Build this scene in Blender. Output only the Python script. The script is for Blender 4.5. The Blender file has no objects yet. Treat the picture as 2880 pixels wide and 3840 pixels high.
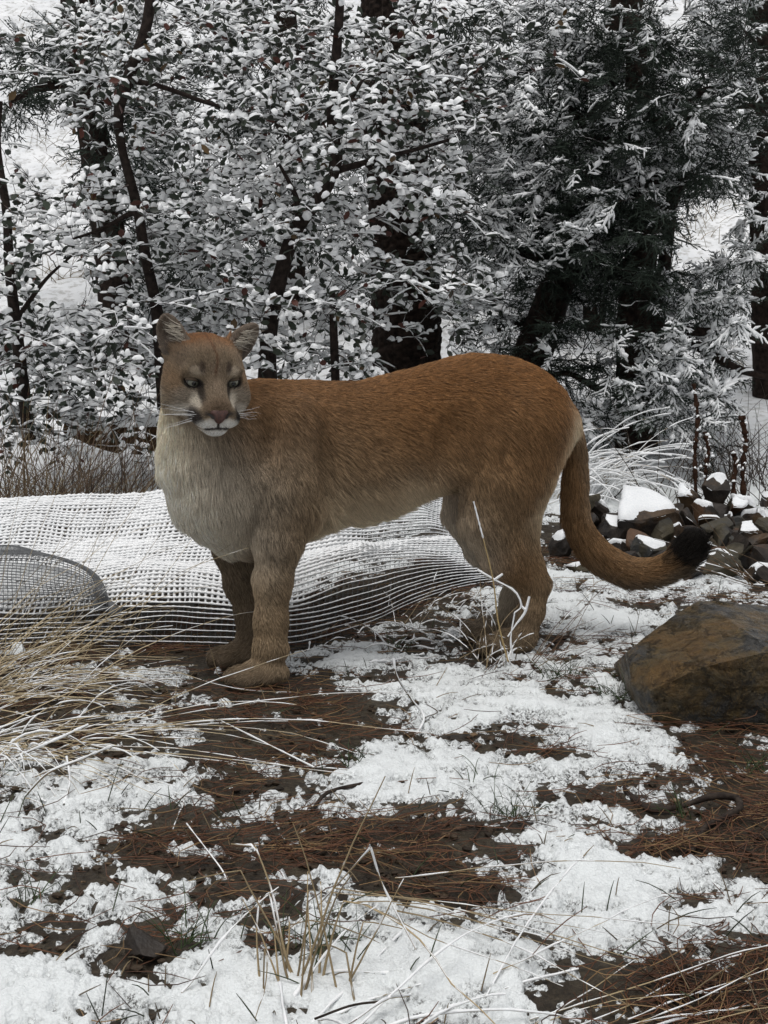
import bpy, math, random
import numpy as np
from mathutils import Vector, Matrix
import openvdb

RNG = np.random.default_rng(11)
random.seed(11)
SC = bpy.context.scene
COL = SC.collection

# ------------------------------------------------------------------ camera
FPX, HC, PITCH = 5200.0, 0.87, math.atan((1920 - 1150) / 5200.0)
cam_d = bpy.data.cameras.new('camera')
cam_d.sensor_fit = 'HORIZONTAL'
cam_d.sensor_width = 36.0
cam_d.lens = 36.0 * FPX / 2880.0
cam_d.clip_start, cam_d.clip_end = 0.05, 500.0
cam = bpy.data.objects.new('camera', cam_d)
COL.objects.link(cam)
cam.location = (0, 0, HC)
cam.rotation_euler = (math.pi / 2 - PITCH, 0, 0)
SC.camera = cam

# ------------------------------------------------------------------ overcast sky, soft sun, exposure
SUN_EL, SUN_AZ = math.radians(76), math.radians(200)   # azimuth measured from +Y, clockwise
w = bpy.data.worlds.new('World')
SC.world = w
w.use_nodes = True
nt = w.node_tree
bg = nt.nodes['Background']
sky = nt.nodes.new('ShaderNodeTexSky')
sky.sky_type = 'NISHITA'
sky.sun_disc = False
sky.sun_elevation = SUN_EL
sky.sun_rotation = SUN_AZ
sky.dust_density = 4.0
hs = nt.nodes.new('ShaderNodeHueSaturation')          # cloud cover: the blue is nearly gone
hs.inputs['Saturation'].default_value = 0.16
nt.links.new(sky.outputs['Color'], hs.inputs['Color'])
nt.links.new(hs.outputs['Color'], bg.inputs['Color'])
bg.inputs['Strength'].default_value = 0.10
sun_d = bpy.data.lights.new('sun', 'SUN')
sun_d.energy = 1.0
sun_d.angle = math.radians(40)
sun_d.color = (1.0, 0.97, 0.93)
sun = bpy.data.objects.new('sun', sun_d)
COL.objects.link(sun)
sdir = Vector((math.sin(SUN_AZ) * math.cos(SUN_EL), math.cos(SUN_AZ) * math.cos(SUN_EL), math.sin(SUN_EL)))
sun.rotation_euler = sdir.to_track_quat('Z', 'Y').to_euler()
SC.view_settings.view_transform = 'Standard'
SC.view_settings.look = 'None'
SC.view_settings.gamma = 1.0
SC.view_settings.use_curve_mapping = False
SC.view_settings.exposure = 0.18
SC.cycles.max_bounces = 6
SC.cycles.diffuse_bounces = 4
SC.cycles.glossy_bounces = 2
SC.cycles.transparent_max_bounces = 6
SC.cycles.use_denoising = True
SC.cycles_curves.shape = 'RIBBONS'
SC.cycles_curves.subdivisions = 2

# ------------------------------------------------------------------ helpers
CP, SP = math.cos(PITCH), math.sin(PITCH)

def P(px, py, Y):
    """the point at distance Y in front of the lens seen at photograph position (px, py)"""
    u, v = (px - 1440) / FPX, (1920 - py) / FPX
    t = Y / (CP + v * SP)
    return np.array((t * u, Y, HC + t * (-SP + v * CP)))

def G(px, py, z=0.0):
    """the point of the level z seen at photograph position (px, py)"""
    u, v = (px - 1440) / FPX, (1920 - py) / FPX
    t = (HC - z) / (SP - v * CP)
    return np.array((t * u, t * (CP + v * SP), z))

def to_px(p):
    p = np.asarray(p, float)
    dy, dz = p[..., 1], p[..., 2] - HC
    f = dy * CP - dz * SP
    f = np.maximum(f, 0.05)
    up = dy * SP + dz * CP
    return 1440 + FPX * p[..., 0] / f, 1920 - FPX * up / f

def unit(v):
    v = np.asarray(v, float)
    return v / np.maximum(np.linalg.norm(v, axis=-1, keepdims=True), 1e-9)

def sstep(a, b, x):
    t = np.clip((x - a) / (b - a), 0, 1)
    return t * t * (3 - 2 * t)

def _hash(ix, iy, iz, seed):
    h = (ix * 73856093) ^ (iy * 19349663) ^ (iz * 83492791) ^ (seed * 2654435761 & 0x7fffffff)
    h = (h ^ (h >> 13)) * 1274126177 & 0x7fffffff
    h = (h ^ (h >> 16)) * 668265263 & 0x7fffffff
    return (h ^ (h >> 15)) & 0xffff

def noise(p, freq=1.0, seed=0):
    """value noise in -1..1, p (...,2 or 3)"""
    p = np.asarray(p, float) * freq
    if p.shape[-1] == 2:
        p = np.concatenate([p, np.zeros(p.shape[:-1] + (1,))], -1)
    i = np.floor(p).astype(np.int64)
    f = p - i
    f = f * f * (3 - 2 * f)
    out = 0
    for dx in (0, 1):
        wx = f[..., 0] if dx else 1 - f[..., 0]
        for dy in (0, 1):
            wy = f[..., 1] if dy else 1 - f[..., 1]
            for dz in (0, 1):
                wz = f[..., 2] if dz else 1 - f[..., 2]
                out = out + wx * wy * wz * _hash(i[..., 0] + dx, i[..., 1] + dy, i[..., 2] + dz, seed)
    return out / 32767.5 - 1

def fbm(p, freq, octv=4, seed=0, gain=0.5):
    a, s, t = 1.0, 0.0, 0.0
    for o in range(octv):
        s = s + a * noise(p, freq * 2 ** o, seed + o * 7)
        t += a
        a *= gain
    return s / t

def link(o, parent=None):
    COL.objects.link(o)
    if parent is not None:
        o.parent = parent
        if parent.parent is None or True:
            o.matrix_parent_inverse = Matrix.Translation(-Vector(root_loc(parent)))
    return o

def root_loc(o):
    l = Vector(o.location)
    return l

def mesh_obj(name, verts, faces, mat, parent=None, smooth=True, col=None, attrs=None):
    """faces: list of int arrays (n,3) / (n,4)"""
    me = bpy.data.meshes.new(name)
    verts = np.asarray(verts, np.float32)
    if not isinstance(faces, (list, tuple)):
        faces = [faces]
    faces = [np.asarray(f, np.int32) for f in faces if len(f)]
    me.vertices.add(len(verts))
    me.vertices.foreach_set('co', verts.ravel())
    loops = np.concatenate([f.ravel() for f in faces])
    sizes = np.concatenate([np.full(len(f), f.shape[1], np.int32) for f in faces])
    starts = np.concatenate([[0], np.cumsum(sizes)[:-1]]).astype(np.int32)
    me.loops.add(len(loops))
    me.loops.foreach_set('vertex_index', loops)
    me.polygons.add(len(sizes))
    me.polygons.foreach_set('loop_start', starts)
    me.polygons.foreach_set('loop_total', sizes)
    me.polygons.foreach_set('use_smooth', np.full(len(sizes), smooth, bool))
    if col is not None:
        a = me.attributes.new('col', 'FLOAT_COLOR', 'POINT')
        c = np.ones((len(verts), 4), np.float32)
        c[:, :3] = col
        a.data.foreach_set('color', c.ravel())
    for k, v in (attrs or {}).items():
        a = me.attributes.new(k, 'FLOAT', 'POINT')
        a.data.foreach_set('value', np.asarray(v, np.float32).ravel())
    me.update()
    me.validate()
    me.materials.append(mat)
    o = bpy.data.objects.new(name, me)
    return link(o, parent)

def copy_obj(src, name, parent=None):
    o = src.copy()
    o.name = name
    return link(o, parent)

def tag(o, label=None, cat=None, group=None, kind=None):
    for k, v in (('label', label), ('category', cat), ('group', group), ('kind', kind)):
        if v:
            o[k] = v
    return o

def thing(name, loc, label, cat, group=None):
    o = bpy.data.objects.new(name, None)
    o.empty_display_size = 0.1
    o.location = [float(c) for c in loc]
    COL.objects.link(o)
    return tag(o, label, cat, group)

class Geo:
    """collects vertices and faces for ONE mesh object"""
    def __init__(s):
        s.v, s.q, s.t, s.c, s.n = [], [], [], [], 0
    def add(s, v, q=None, t=None, c=None):
        v = np.asarray(v, float).reshape(-1, 3)
        if q is not None and len(q): s.q.append(np.asarray(q) + s.n)
        if t is not None and len(t): s.t.append(np.asarray(t) + s.n)
        s.v.append(v)
        if c is not None:
            s.c.append(np.broadcast_to(np.asarray(c, float), v.shape).copy())
        s.n += len(v)
    def build(s, name, mat, parent=None, smooth=True):
        if not s.n: return None
        f = []
        if s.q: f.append(np.concatenate(s.q))
        if s.t: f.append(np.concatenate(s.t))
        c = np.concatenate(s.c) if s.c else None
        return mesh_obj(name, np.concatenate(s.v), f, mat, parent, smooth, c)

def tubes(geo, pts, rad, sides=4, col=None, cap=False):
    """pts (N,K,3), rad (N,K): N tubes at once; col (N,3) or (N,K,3)"""
    pts = np.asarray(pts, float)
    N, K, _ = pts.shape
    rad = np.broadcast_to(np.asarray(rad, float), (N, K))
    T = np.gradient(pts, axis=1)
    T = unit(T)
    ref = np.where(np.abs(T[..., 2:3]) > 0.9, np.array([1.0, 0, 0]), np.array([0, 0, 1.0]))
    if K > 1:   # one reference for a whole tube keeps it from twisting
        md = T.mean(1, keepdims=True)
        ref = np.where(np.abs(unit(md)[..., 2:3]) > 0.8, np.array([0.93, 0.37, 0]), np.array([0, 0, 1.0]))
        ref = np.broadcast_to(ref, T.shape)
    A = unit(np.cross(T, ref))
    B = np.cross(A, T)
    ang = np.arange(sides) * 2 * np.pi / sides
    ring = (np.cos(ang)[:, None] * A[:, :, None, :] + np.sin(ang)[:, None] * B[:, :, None, :])
    V = pts[:, :, None, :] + ring * rad[:, :, None, None]
    k, s = np.meshgrid(np.arange(K - 1), np.arange(sides), indexing='ij')
    s2 = (s + 1) % sides
    q = np.stack([k * sides + s, k * sides + s2, (k + 1) * sides + s2, (k + 1) * sides + s], -1).reshape(-1, 4)
    q = (q[None] + (np.arange(N) * K * sides)[:, None, None]).reshape(-1, 4)
    c = None
    if col is not None:
        col = np.asarray(col, float)
        if col.ndim == 1: col = np.broadcast_to(col, (N, 3))
        if col.ndim == 2: col = np.broadcast_to(col[:, None], (N, K, 3))
        c = np.broadcast_to(col[:, :, None], V.shape).reshape(-1, 3)
    geo.add(V.reshape(-1, 3), q=q, c=c)

def spline(pts, n):
    """Catmull-Rom through pts (K,D) -> (n,D)"""
    p = np.asarray(pts, float)
    if len(p) == 2:
        t = np.linspace(0, 1, n)[:, None]
        return p[0] * (1 - t) + p[1] * t
    e = np.concatenate([[2 * p[0] - p[1]], p, [2 * p[-1] - p[-2]]])
    u = np.linspace(0, len(p) - 1 - 1e-9, n)
    i = u.astype(int)
    t = (u - i)[:, None]
    a, b, c, d = e[i], e[i + 1], e[i + 2], e[i + 3]
    return 0.5 * (2 * b + (c - a) * t + (2 * a - 5 * b + 4 * c - d) * t ** 2 + (3 * b - a - 3 * c + d) * t ** 3)

def hair(name, pts, rad, col, mat, parent=None):
    """pts (N,K,3) strands, rad (N,K), col (N,K,3)"""
    N, K, _ = pts.shape
    cu = bpy.data.hair_curves.new(name)
    cu.add_curves([K] * N)
    cu.attributes['position'].data.foreach_set('vector', np.asarray(pts, np.float32).ravel())
    a = cu.attributes.new('radius', 'FLOAT', 'POINT')
    a.data.foreach_set('value', np.asarray(np.broadcast_to(rad, (N, K)), np.float32).ravel())
    a = cu.attributes.new('col', 'FLOAT_COLOR', 'POINT')
    c = np.ones((N, K, 4), np.float32)
    c[..., :3] = col
    a.data.foreach_set('color', c.ravel())
    cu.materials.append(mat)
    o = bpy.data.objects.new(name, cu)
    return link(o, parent)

# ------------------------------------------------------------------ materials
def mat_new(name):
    m = bpy.data.materials.new(name)
    m.use_nodes = True
    nt = m.node_tree
    b = nt.nodes['Principled BSDF']
    return m, nt, b

def N_(nt, typ, **kw):
    n = nt.nodes.new(typ)
    for k, v in kw.items():
        if k in n.inputs:
            n.inputs[k].default_value = v
        else:
            setattr(n, k, v)
    return n

def mat_attr(name, rough=0.8, spec=0.2, nscale=None, namp=0.3, bump=0.0, sheen=0.0, coat=0.0):
    """colour from the mesh's own 'col' attribute, with procedural mottling and relief"""
    m, nt, b = mat_new(name)
    a = N_(nt, 'ShaderNodeAttribute', attribute_name='col')
    out = a.outputs['Color']
    b.inputs['Roughness'].default_value = rough
    b.inputs['Specular IOR Level'].default_value = spec
    if nscale:
        g = N_(nt, 'ShaderNodeNewGeometry')
        n = N_(nt, 'ShaderNodeTexNoise', Scale=nscale, Detail=4.0, Roughness=0.6)
        nt.links.new(g.outputs['Position'], n.inputs['Vector'])
        r = N_(nt, 'ShaderNodeMapRange')
        r.inputs['From Min'].default_value = 0.3
        r.inputs['From Max'].default_value = 0.7
        r.inputs['To Min'].default_value = 1 - namp
        r.inputs['To Max'].default_value = 1 + namp
        nt.links.new(n.outputs['Fac'], r.inputs['Value'])
        mul = N_(nt, 'ShaderNodeVectorMath', operation='SCALE')
        nt.links.new(out, mul.inputs[0])
        nt.links.new(r.outputs['Result'], mul.inputs['Scale'])
        out = mul.outputs['Vector']
        if bump:
            bp = N_(nt, 'ShaderNodeBump', Strength=bump, Distance=0.01)
            nt.links.new(n.outputs['Fac'], bp.inputs['Height'])
            nt.links.new(bp.outputs['Normal'], b.inputs['Normal'])
    nt.links.new(out, b.inputs['Base Color'])
    return m

def mat_noise(name, c1, c2, scale, rough=0.8, spec=0.3, bump=0.3, detail=6, dist=0.01, c3=None, s3=None, p1=0.35, p2=0.65):
    m, nt, b = mat_new(name)
    g = N_(nt, 'ShaderNodeNewGeometry')
    n = N_(nt, 'ShaderNodeTexNoise', Scale=scale, Detail=float(detail), Roughness=0.6)
    nt.links.new(g.outputs['Position'], n.inputs['Vector'])
    r = N_(nt, 'ShaderNodeValToRGB')
    r.color_ramp.elements[0].position, r.color_ramp.elements[1].position = p1, p2
    r.color_ramp.elements[0].color = (*c1, 1)
    r.color_ramp.elements[1].color = (*c2, 1)
    nt.links.new(n.outputs['Fac'], r.inputs['Fac'])
    out = r.outputs['Color']
    if c3 is not None:
        n3 = N_(nt, 'ShaderNodeTexNoise', Scale=s3, Detail=5.0, Roughness=0.65)
        nt.links.new(g.outputs['Position'], n3.inputs['Vector'])
        r3 = N_(nt, 'ShaderNodeMapRange')
        r3.inputs['From Min'].default_value = 0.5
        r3.inputs['From Max'].default_value = 0.62
        nt.links.new(n3.outputs['Fac'], r3.inputs['Value'])
        mx = N_(nt, 'ShaderNodeMix', data_type='RGBA')
        nt.links.new(r3.outputs['Result'], mx.inputs['Factor'])
        nt.links.new(out, mx.inputs[6])
        mx.inputs[7].default_value = (*c3, 1)
        out = mx.outputs[2]
    nt.links.new(out, b.inputs['Base Color'])
    b.inputs['Roughness'].default_value = rough
    b.inputs['Specular IOR Level'].default_value = spec
    if bump:
        bp = N_(nt, 'ShaderNodeBump', Strength=bump, Distance=dist)
        nt.links.new(n.outputs['Fac'], bp.inputs['Height'])
        nt.links.new(bp.outputs['Normal'], b.inputs['Normal'])
    return m

M = {}
M['snow'] = mat_noise('snow', (0.78, 0.81, 0.83), (0.9, 0.91, 0.92), 160.0, rough=0.55, spec=0.3, bump=0.35, dist=0.004)
M['snow_soft'] = mat_noise('snow_soft', (0.88, 0.90, 0.91), (0.95, 0.955, 0.96), 90.0, rough=0.6, spec=0.2, bump=0.25, dist=0.004)
M['fur'] = mat_attr('fur', rough=0.55, spec=0.25)
M['skin'] = mat_attr('skin', rough=0.8, spec=0.1)
# ================================================================== terrain
def softp(x, w=1.0):
    return w * np.logaddexp(0, np.asarray(x, float) / w)

def ground_z(x, y):
    x = np.asarray(x, float); y = np.asarray(y, float)
    p = np.stack(np.broadcast_arrays(x, y), -1)
    z = 0.09 * softp(y - 6.0, 0.5) + 0.42 * softp(y - 8.6, 0.8)
    far = sstep(5.0, 9.0, y)
    z = z + far * (0.30 * noise(p, 0.22, 51) + 0.10 * noise(p, 0.9, 52)) * (0.3 + 0.7 * sstep(7, 16, y))
    near = 1 - far
    z = z + near * (0.012 * noise(p, 2.3, 53) + 0.006 * noise(p, 7.0, 54)) * np.clip(np.hypot(x + 0.05, y - 3.3) - 0.25, 0, 1)
    z = z - 0.10 * sstep(1.9, 1.0, y)
    return z

# painted lay of the melt: where snow lies and where earth and needles show (photograph positions on the ground)
SNOW_ADD = [(1330, 2490, 270, 62, 1.0), (1560, 2895, 360, 95, 1.1), (2200, 3290, 340, 170, 1.1), (170, 3180, 300, 190, 0.9), (1000, 3660, 480, 200, 1.1),
            (130, 3760, 330, 140, 1.3), (1960, 2640, 420, 110, 0.8), (2300, 2330, 330, 110, 0.7), (620, 2540, 160, 45, 0.8), (1780, 3640, 380, 170, 0.8),
            (2560, 3440, 380, 90, 0.7), (1850, 3020, 420, 90, 0.55), (2350, 2820, 320, 80, 0.7), (2560, 2190, 330, 50, 1.0), (2820, 3330, 100, 150, 0.6),
            (300, 2860, 230, 60, 0.5), (2100, 2480, 260, 70, 0.7), (2080, 3130, 150, 60, 0.6)]
BARE = [(1020, 2690, 470, 85, 1.6), (880, 2800, 560, 60, 0.75), (800, 3200, 480, 130, 1.0), (1560, 3150, 400, 85, 1.3), (1740, 3360, 190, 95, 1.2),
        (2680, 2990, 340, 130, 1.5), (2520, 3710, 330, 105, 1.3), (2600, 3370, 85, 40, 1.4), (2740, 2790, 190, 60, 1.3), (1960, 2745, 210, 35, 1.1),
        (2420, 2275, 130, 30, 1.2), (300, 2650, 420, 110, 1.0), (90, 3560, 170, 40, 1.2), (540, 3570, 110, 90, 1.4), (480, 2400, 420, 110, 1.4),
        (1000, 2575, 260, 50, 1.5), (1150, 2950, 380, 35, 0.7), (300, 3330, 160, 30, 0.8), (2400, 2500, 110, 60, 0.6), (1480, 3330, 120, 60, 0.6),
        (2450, 2060, 420, 130, 1.0), (2170, 2610, 120, 24, 0.8), (2060, 2830, 150, 26, 0.7), (1250, 3470, 120, 30, 0.8), (2830, 3620, 90, 60, 0.8)]

def NETF(x):
    return 3.46 + 0.80 * sstep(-0.28, 0.42, x) + 0.02 * np.sin(x * 7)

def cover(x, y):
    z = np.zeros_like(x)
    px, py = to_px(np.stack([x, y, z], -1))
    c = np.full(x.shape, 0.10)
    for cx, cy, rx, ry, a in SNOW_ADD:
        c += a * 0.85 * np.exp(-(((px - cx) / rx) ** 2 + ((py - cy) / ry) ** 2) * 1.1)
    for cx, cy, rx, ry, a in BARE:
        c -= a * 0.90 * np.exp(-(((px - cx) / rx) ** 2 + ((py - cy) / ry) ** 2) * 1.1)
    c = np.clip(c, -0.50, 1.10)
    q = np.stack([x, y * 0.62], -1)
    wrp = np.stack([noise(q, 9, 61), noise(q, 9, 62)], -1) * 0.05
    n = 0.45 * noise(q + wrp, 4.5, 63) + 0.50 * noise(q + wrp, 11, 64) + 0.40 * noise(q + wrp, 26, 65) + 0.22 * noise(q, 60, 66)
    st = np.stack([x * 0.75 + y * 0.25, y * 1.15], -1) + wrp * 0.6
    n2 = 0.6 * noise(st, 16, 67) + 0.5 * noise(st, 34, 68)
    n3 = noise(st, 62, 73) + 0.6 * noise(q, 125, 74)
    c = 0.80 * c + 0.52 * n + 0.62 * n2 + 0.34 * n3 + 0.03
    pit = sstep(0.42, 0.75, noise(q, 48, 69) + 0.35 * noise(q, 110, 70))
    c -= 0.75 * pit * sstep(1.1, 0.35, c)
    c += 1.4 * sstep(5.2, 6.0, y)
    # melted away under the heap of netting
    c -= 0.9 * sstep(-0.02, 0.04, y - NETF(x)) * sstep(0.75, 0.60, y - NETF(x)) * sstep(0.36, 0.26, x)
    return c

def near_grid(nx, ny, y0, y1):
    yy = np.exp(np.linspace(math.log(y0), math.log(y1), ny))
    uu = np.linspace(-1, 1, nx)
    Y, Uu = np.meshgrid(yy, uu, indexing='ij')
    return Uu * (0.46 * Y + 0.30), Y

def grid_faces(ny, nx):
    j, i = np.meshgrid(np.arange(ny - 1), np.arange(nx - 1), indexing='ij')
    a = j * nx + i
    return np.stack([a, a + 1, a + nx + 1, a + nx], -1).reshape(-1, 4)

def build_ground():
    # wet earth, one sheet out to the horizon with finer cells near the camera
    gx = np.concatenate([-np.geomspace(90, 2.4, 24), np.linspace(-2.2, 2.2, 121), np.geomspace(2.4, 90, 24)])
    gy = np.concatenate([np.linspace(-40, 0.9, 16), np.linspace(1.1, 6.4, 150), np.linspace(6.6, 30, 70), np.geomspace(31, 160, 14)])
    Xg, Yg = np.meshgrid(gx, gy)
    p = np.stack([Xg, Yg], -1)
    Z = ground_z(Xg, Yg) + np.where((np.abs(Xg) < 2.3) & (Yg > 1) & (Yg < 6.5), 0.004 * noise(p, 30, 71) + 0.003 * noise(p, 70, 72), 0)
    m, nt, b = mat_new('wet_earth')
    g = N_(nt, 'ShaderNodeNewGeometry')
    n1 = N_(nt, 'ShaderNodeTexNoise', Scale=9.0, Detail=6.0, Roughness=0.65)
    n2 = N_(nt, 'ShaderNodeTexNoise', Scale=85.0, Detail=5.0, Roughness=0.7)
    vr = N_(nt, 'ShaderNodeTexVoronoi', Scale=55.0)
    for n in (n1, n2, vr): nt.links.new(g.outputs['Position'], n.inputs['Vector'])
    r1 = N_(nt, 'ShaderNodeValToRGB')
    r1.color_ramp.elements[0].position, r1.color_ramp.elements[1].position = 0.35, 0.68
    r1.color_ramp.elements[0].color = (0.024, 0.017, 0.011, 1); r1.color_ramp.elements[1].color = (0.062, 0.050, 0.033, 1)
    nt.links.new(n1.outputs['Fac'], r1.inputs['Fac'])
    mr = N_(nt, 'ShaderNodeMapRange'); mr.inputs['From Min'].default_value = 0.3; mr.inputs['From Max'].default_value = 0.7; mr.inputs['To Min'].default_value = 0.35; mr.inputs['To Max'].default_value = 1.8
    nt.links.new(n2.outputs['Fac'], mr.inputs['Value'])
    sc = N_(nt, 'ShaderNodeVectorMath', operation='SCALE')
    nt.links.new(r1.outputs['Color'], sc.inputs[0]); nt.links.new(mr.outputs['Result'], sc.inputs['Scale'])
    nt.links.new(sc.outputs['Vector'], b.inputs['Base Color'])
    b.inputs['Roughness'].default_value = 0.55
    b.inputs['Specular IOR Level'].default_value = 0.25
    ad = N_(nt, 'ShaderNodeMath', operation='ADD')
    nt.links.new(n2.outputs['Fac'], ad.inputs[0]); nt.links.new(vr.outputs['Distance'], ad.inputs[1])
    bp = N_(nt, 'ShaderNodeBump', Strength=0.7, Distance=0.012)
    nt.links.new(ad.outputs['Value'], bp.inputs['Height']); nt.links.new(bp.outputs['Normal'], b.inputs['Normal'])
    o = mesh_obj('ground', np.stack([Xg, Yg, Z], -1).reshape(-1, 3), grid_faces(len(gy), len(gx)), m)
    tag(o, kind='structure')

    # melting snow near the camera: a crust with thickness, holes and crumbly edges
    nx, ny = 610, 460
    Xs, Ys = near_grid(nx, ny, 1.15, 6.6)
    p = np.stack([Xs, Ys], -1)
    c = cover(Xs, Ys)
    jit = 0.25 * noise(p, 150, 81) + 0.16 * noise(p, 320, 82)
    ce = c + 0.22 * jit
    h = 0.015 * sstep(0.0, 0.9, ce) + 0.006 * sstep(-0.02, 0.10, ce) - 0.004
    thin = sstep(0.95, 0.25, c)
    h = h + sstep(0.0, 0.25, ce) * ((0.0028 + 0.0040 * thin) * noise(p, 130, 83) + 0.0024 * noise(p, 290, 84) + 0.004 * noise(p, 40, 85) + 0.008 * noise(p, 12, 86) * sstep(0.3, 1, c))
    h = np.where(ce < 0.0, -0.004 - 0.004 * sstep(0, -0.1, ce), h)
    Z = ground_z(Xs, Ys) + h
    F = grid_faces(ny, nx)
    keep = (ce.ravel()[F] > -0.03).any(1)
    F = F[keep]
    used = np.unique(F)
    rm = np.full(nx * ny, -1); rm[used] = np.arange(len(used))
    V = np.stack([Xs, Ys, Z], -1).reshape(-1, 3)[used]
    slush = (thin * (0.5 + 0.5 * noise(p, 18, 88))).ravel()[used]
    slush = np.clip(slush * 1.1 + 0.75 * sstep(0.50, 0.0, ce.ravel()[used]), 0, 1)
    m, nt, b = mat_new('melting_snow')
    g = N_(nt, 'ShaderNodeNewGeometry')
    a = N_(nt, 'ShaderNodeAttribute', attribute_name='slush')
    n1 = N_(nt, 'ShaderNodeTexNoise', Scale=150.0, Detail=4.0, Roughness=0.75)
    vr = N_(nt, 'ShaderNodeTexVoronoi', Scale=210.0)
    for n in (n1, vr): nt.links.new(g.outputs['Position'], n.inputs['Vector'])
    mr = N_(nt, 'ShaderNodeMapRange')
    mr.inputs['From Min'].default_value = 0.44; mr.inputs['From Max'].default_value = 0.60
    nt.links.new(n1.outputs['Fac'], mr.inputs['Value'])
    mu = N_(nt, 'ShaderNodeMath', operation='MULTIPLY')
    nt.links.new(mr.outputs['Result'], mu.inputs[0]); nt.links.new(a.outputs['Fac'], mu.inputs[1])
    mx = N_(nt, 'ShaderNodeMix', data_type='RGBA')
    nt.links.new(mu.outputs['Value'], mx.inputs['Factor'])
    mx.inputs[6].default_value = (0.77, 0.80, 0.805, 1); mx.inputs[7].default_value = (0.20, 0.20, 0.19, 1)
    nt.links.new(mx.outputs[2], b.inputs['Base Color'])
    al = N_(nt, 'ShaderNodeMapRange'); al.inputs['From Min'].default_value = 0.25; al.inputs['From Max'].default_value = 1.0; al.inputs['To Min'].default_value = 1.0; al.inputs['To Max'].default_value = 0.18
    nt.links.new(mu.outputs['Value'], al.inputs['Value']); nt.links.new(al.outputs['Result'], b.inputs['Alpha'])
    ro = N_(nt, 'ShaderNodeMapRange'); ro.inputs['To Min'].default_value = 0.6; ro.inputs['To Max'].default_value = 0.22
    nt.links.new(a.outputs['Fac'], ro.inputs['Value']); nt.links.new(ro.outputs['Result'], b.inputs['Roughness'])
    b.inputs['Specular IOR Level'].default_value = 0.35
    bp = N_(nt, 'ShaderNodeBump', Strength=0.55, Distance=0.004)
    nt.links.new(vr.outputs['Distance'], bp.inputs['Height']); nt.links.new(bp.outputs['Normal'], b.inputs['Normal'])
    M['melt'] = m
    o = mesh_obj('snow', V, rm[F], m, None, True, None, {'slush': slush})
    tag(o, 'thin melting snow lying in ragged patches over the needles', 'snow', kind='stuff')

    # the snow of the hillside and of the ground to either side
    gx = np.concatenate([-np.geomspace(90, 8.2, 20), np.linspace(-8, 8, 121), np.geomspace(8.2, 90, 20)])
    gy = np.concatenate([np.linspace(-40, 0.9, 16), np.linspace(1.0, 6.4, 28), np.linspace(6.5, 24, 150), np.geomspace(24.5, 160, 30)])
    Xg, Yg = np.meshgrid(gx, gy)
    p = np.stack([Xg, Yg], -1)
    rim = sstep(6.0, 6.9, Yg) * 0.05 - 0.012 * (Yg < 6.4) * (np.abs(Xg) < 0.5 * Yg + 0.5)
    Z = ground_z(Xg, Yg) + rim + 0.03 * sstep(6.2, 7.2, Yg) * noise(p, 3.1, 91) + 0.012 * sstep(6.2, 7.2, Yg) * noise(p, 9, 92) + 0.004
    Z_old = 0 * (0.045 + 0.03 * noise(p, 3.1, 91) + 0.012 * noise(p, 9, 92))
    F = grid_faces(len(gy), len(gx))
    cx, cy = Xg.ravel()[F].mean(1), Yg.ravel()[F].mean(1)
    keep = ~((np.abs(cx) < 0.46 * cy + 0.25) & (cy > 1.0) & (cy < 6.15))
    F = F[keep]
    mh = mat_noise('hillside_snow', (0.70, 0.72, 0.74), (0.88, 0.89, 0.90), 3.0, rough=0.7, spec=0.15, bump=0.4, dist=0.05, c3=(0.50, 0.50, 0.49), s3=14.0)
    o = mesh_obj('hillside', np.stack([Xg, Yg, Z], -1).reshape(-1, 3), F, mh)
    tag(o, kind='structure')

build_ground()

# ================================================================== fallen pine needles
def build_needles():
    g = Geo()
    rng = np.random.default_rng(77)
    tot = 0
    while tot < 6500:
        n = 6000
        y = 1.25 + (5.0 - 1.25) * rng.random(n) ** 1.5
        x = (2 * rng.random(n) - 1) * (0.36 * y + 0.15)
        c = cover(x, y)
        dens = np.clip(0.26 + 0.5 * noise(np.stack([x, y], -1), 7, 5) + 0.5 * sstep(0.25, 0.5, x), 0.08, 1)
        ok = (rng.random(n) < np.clip(-c * 1.4 + 0.05, 0, 1) * dens)
        # a few lie on the snow's thin margin
        ok |= (rng.random(n) < 0.02) & (c < 0.35)
        x, y, c = x[ok], y[ok], c[ok]
        n = len(x)
        if not n: continue
        tot += n
        base = 1.5 * noise(np.stack([x, y], -1), 3.5, 8) - 0.1
        a = base + 0.9 * rng.normal(size=n) + np.where(rng.random(n) < 0.2, rng.normal(size=n) * 1.5, 0)
        l = 0.045 + 0.11 * rng.random(n)
        d = np.stack([np.cos(a), np.sin(a), np.zeros(n)], -1)
        s = np.stack([-np.sin(a), np.cos(a), np.zeros(n)], -1)
        t = np.linspace(-0.5, 0.5, 4)
        bow = 0.02 * rng.normal(size=n)
        pts = np.stack([x, y, np.zeros(n)], -1)[:, None] + d[:, None] * (l[:, None] * t)[..., None] + s[:, None] * (bow[:, None] * (t ** 2 * 4 - 0.4))[..., None]
        pts[..., 2] = ground_z(pts[..., 0], pts[..., 1]) + 0.006 + 0.012 * rng.random(n)[:, None] + 0.008 * (rng.random(n) - 0.3)[:, None] * t * 2 + 0.03 * (c > 0.0)[:, None]
        col = np.array((0.120, 0.052, 0.026)) * (0.25 + 1.15 * rng.random((n, 1)))
        pale = rng.random(n) < 0.20
        col[pale] = np.array((0.24, 0.15, 0.07)) * (0.6 + 0.6 * rng.random((pale.sum(), 1)))
        tubes(g, pts, np.array([0.0006, 0.0009, 0.0009, 0.0005]), 3, col)
    o = g.build('pine_needles', mat_attr('dead_needle', 0.5, 0.35))
    tag(o, 'rust brown fallen pine needles scattered over the wet earth', 'needles', kind='stuff')

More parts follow.
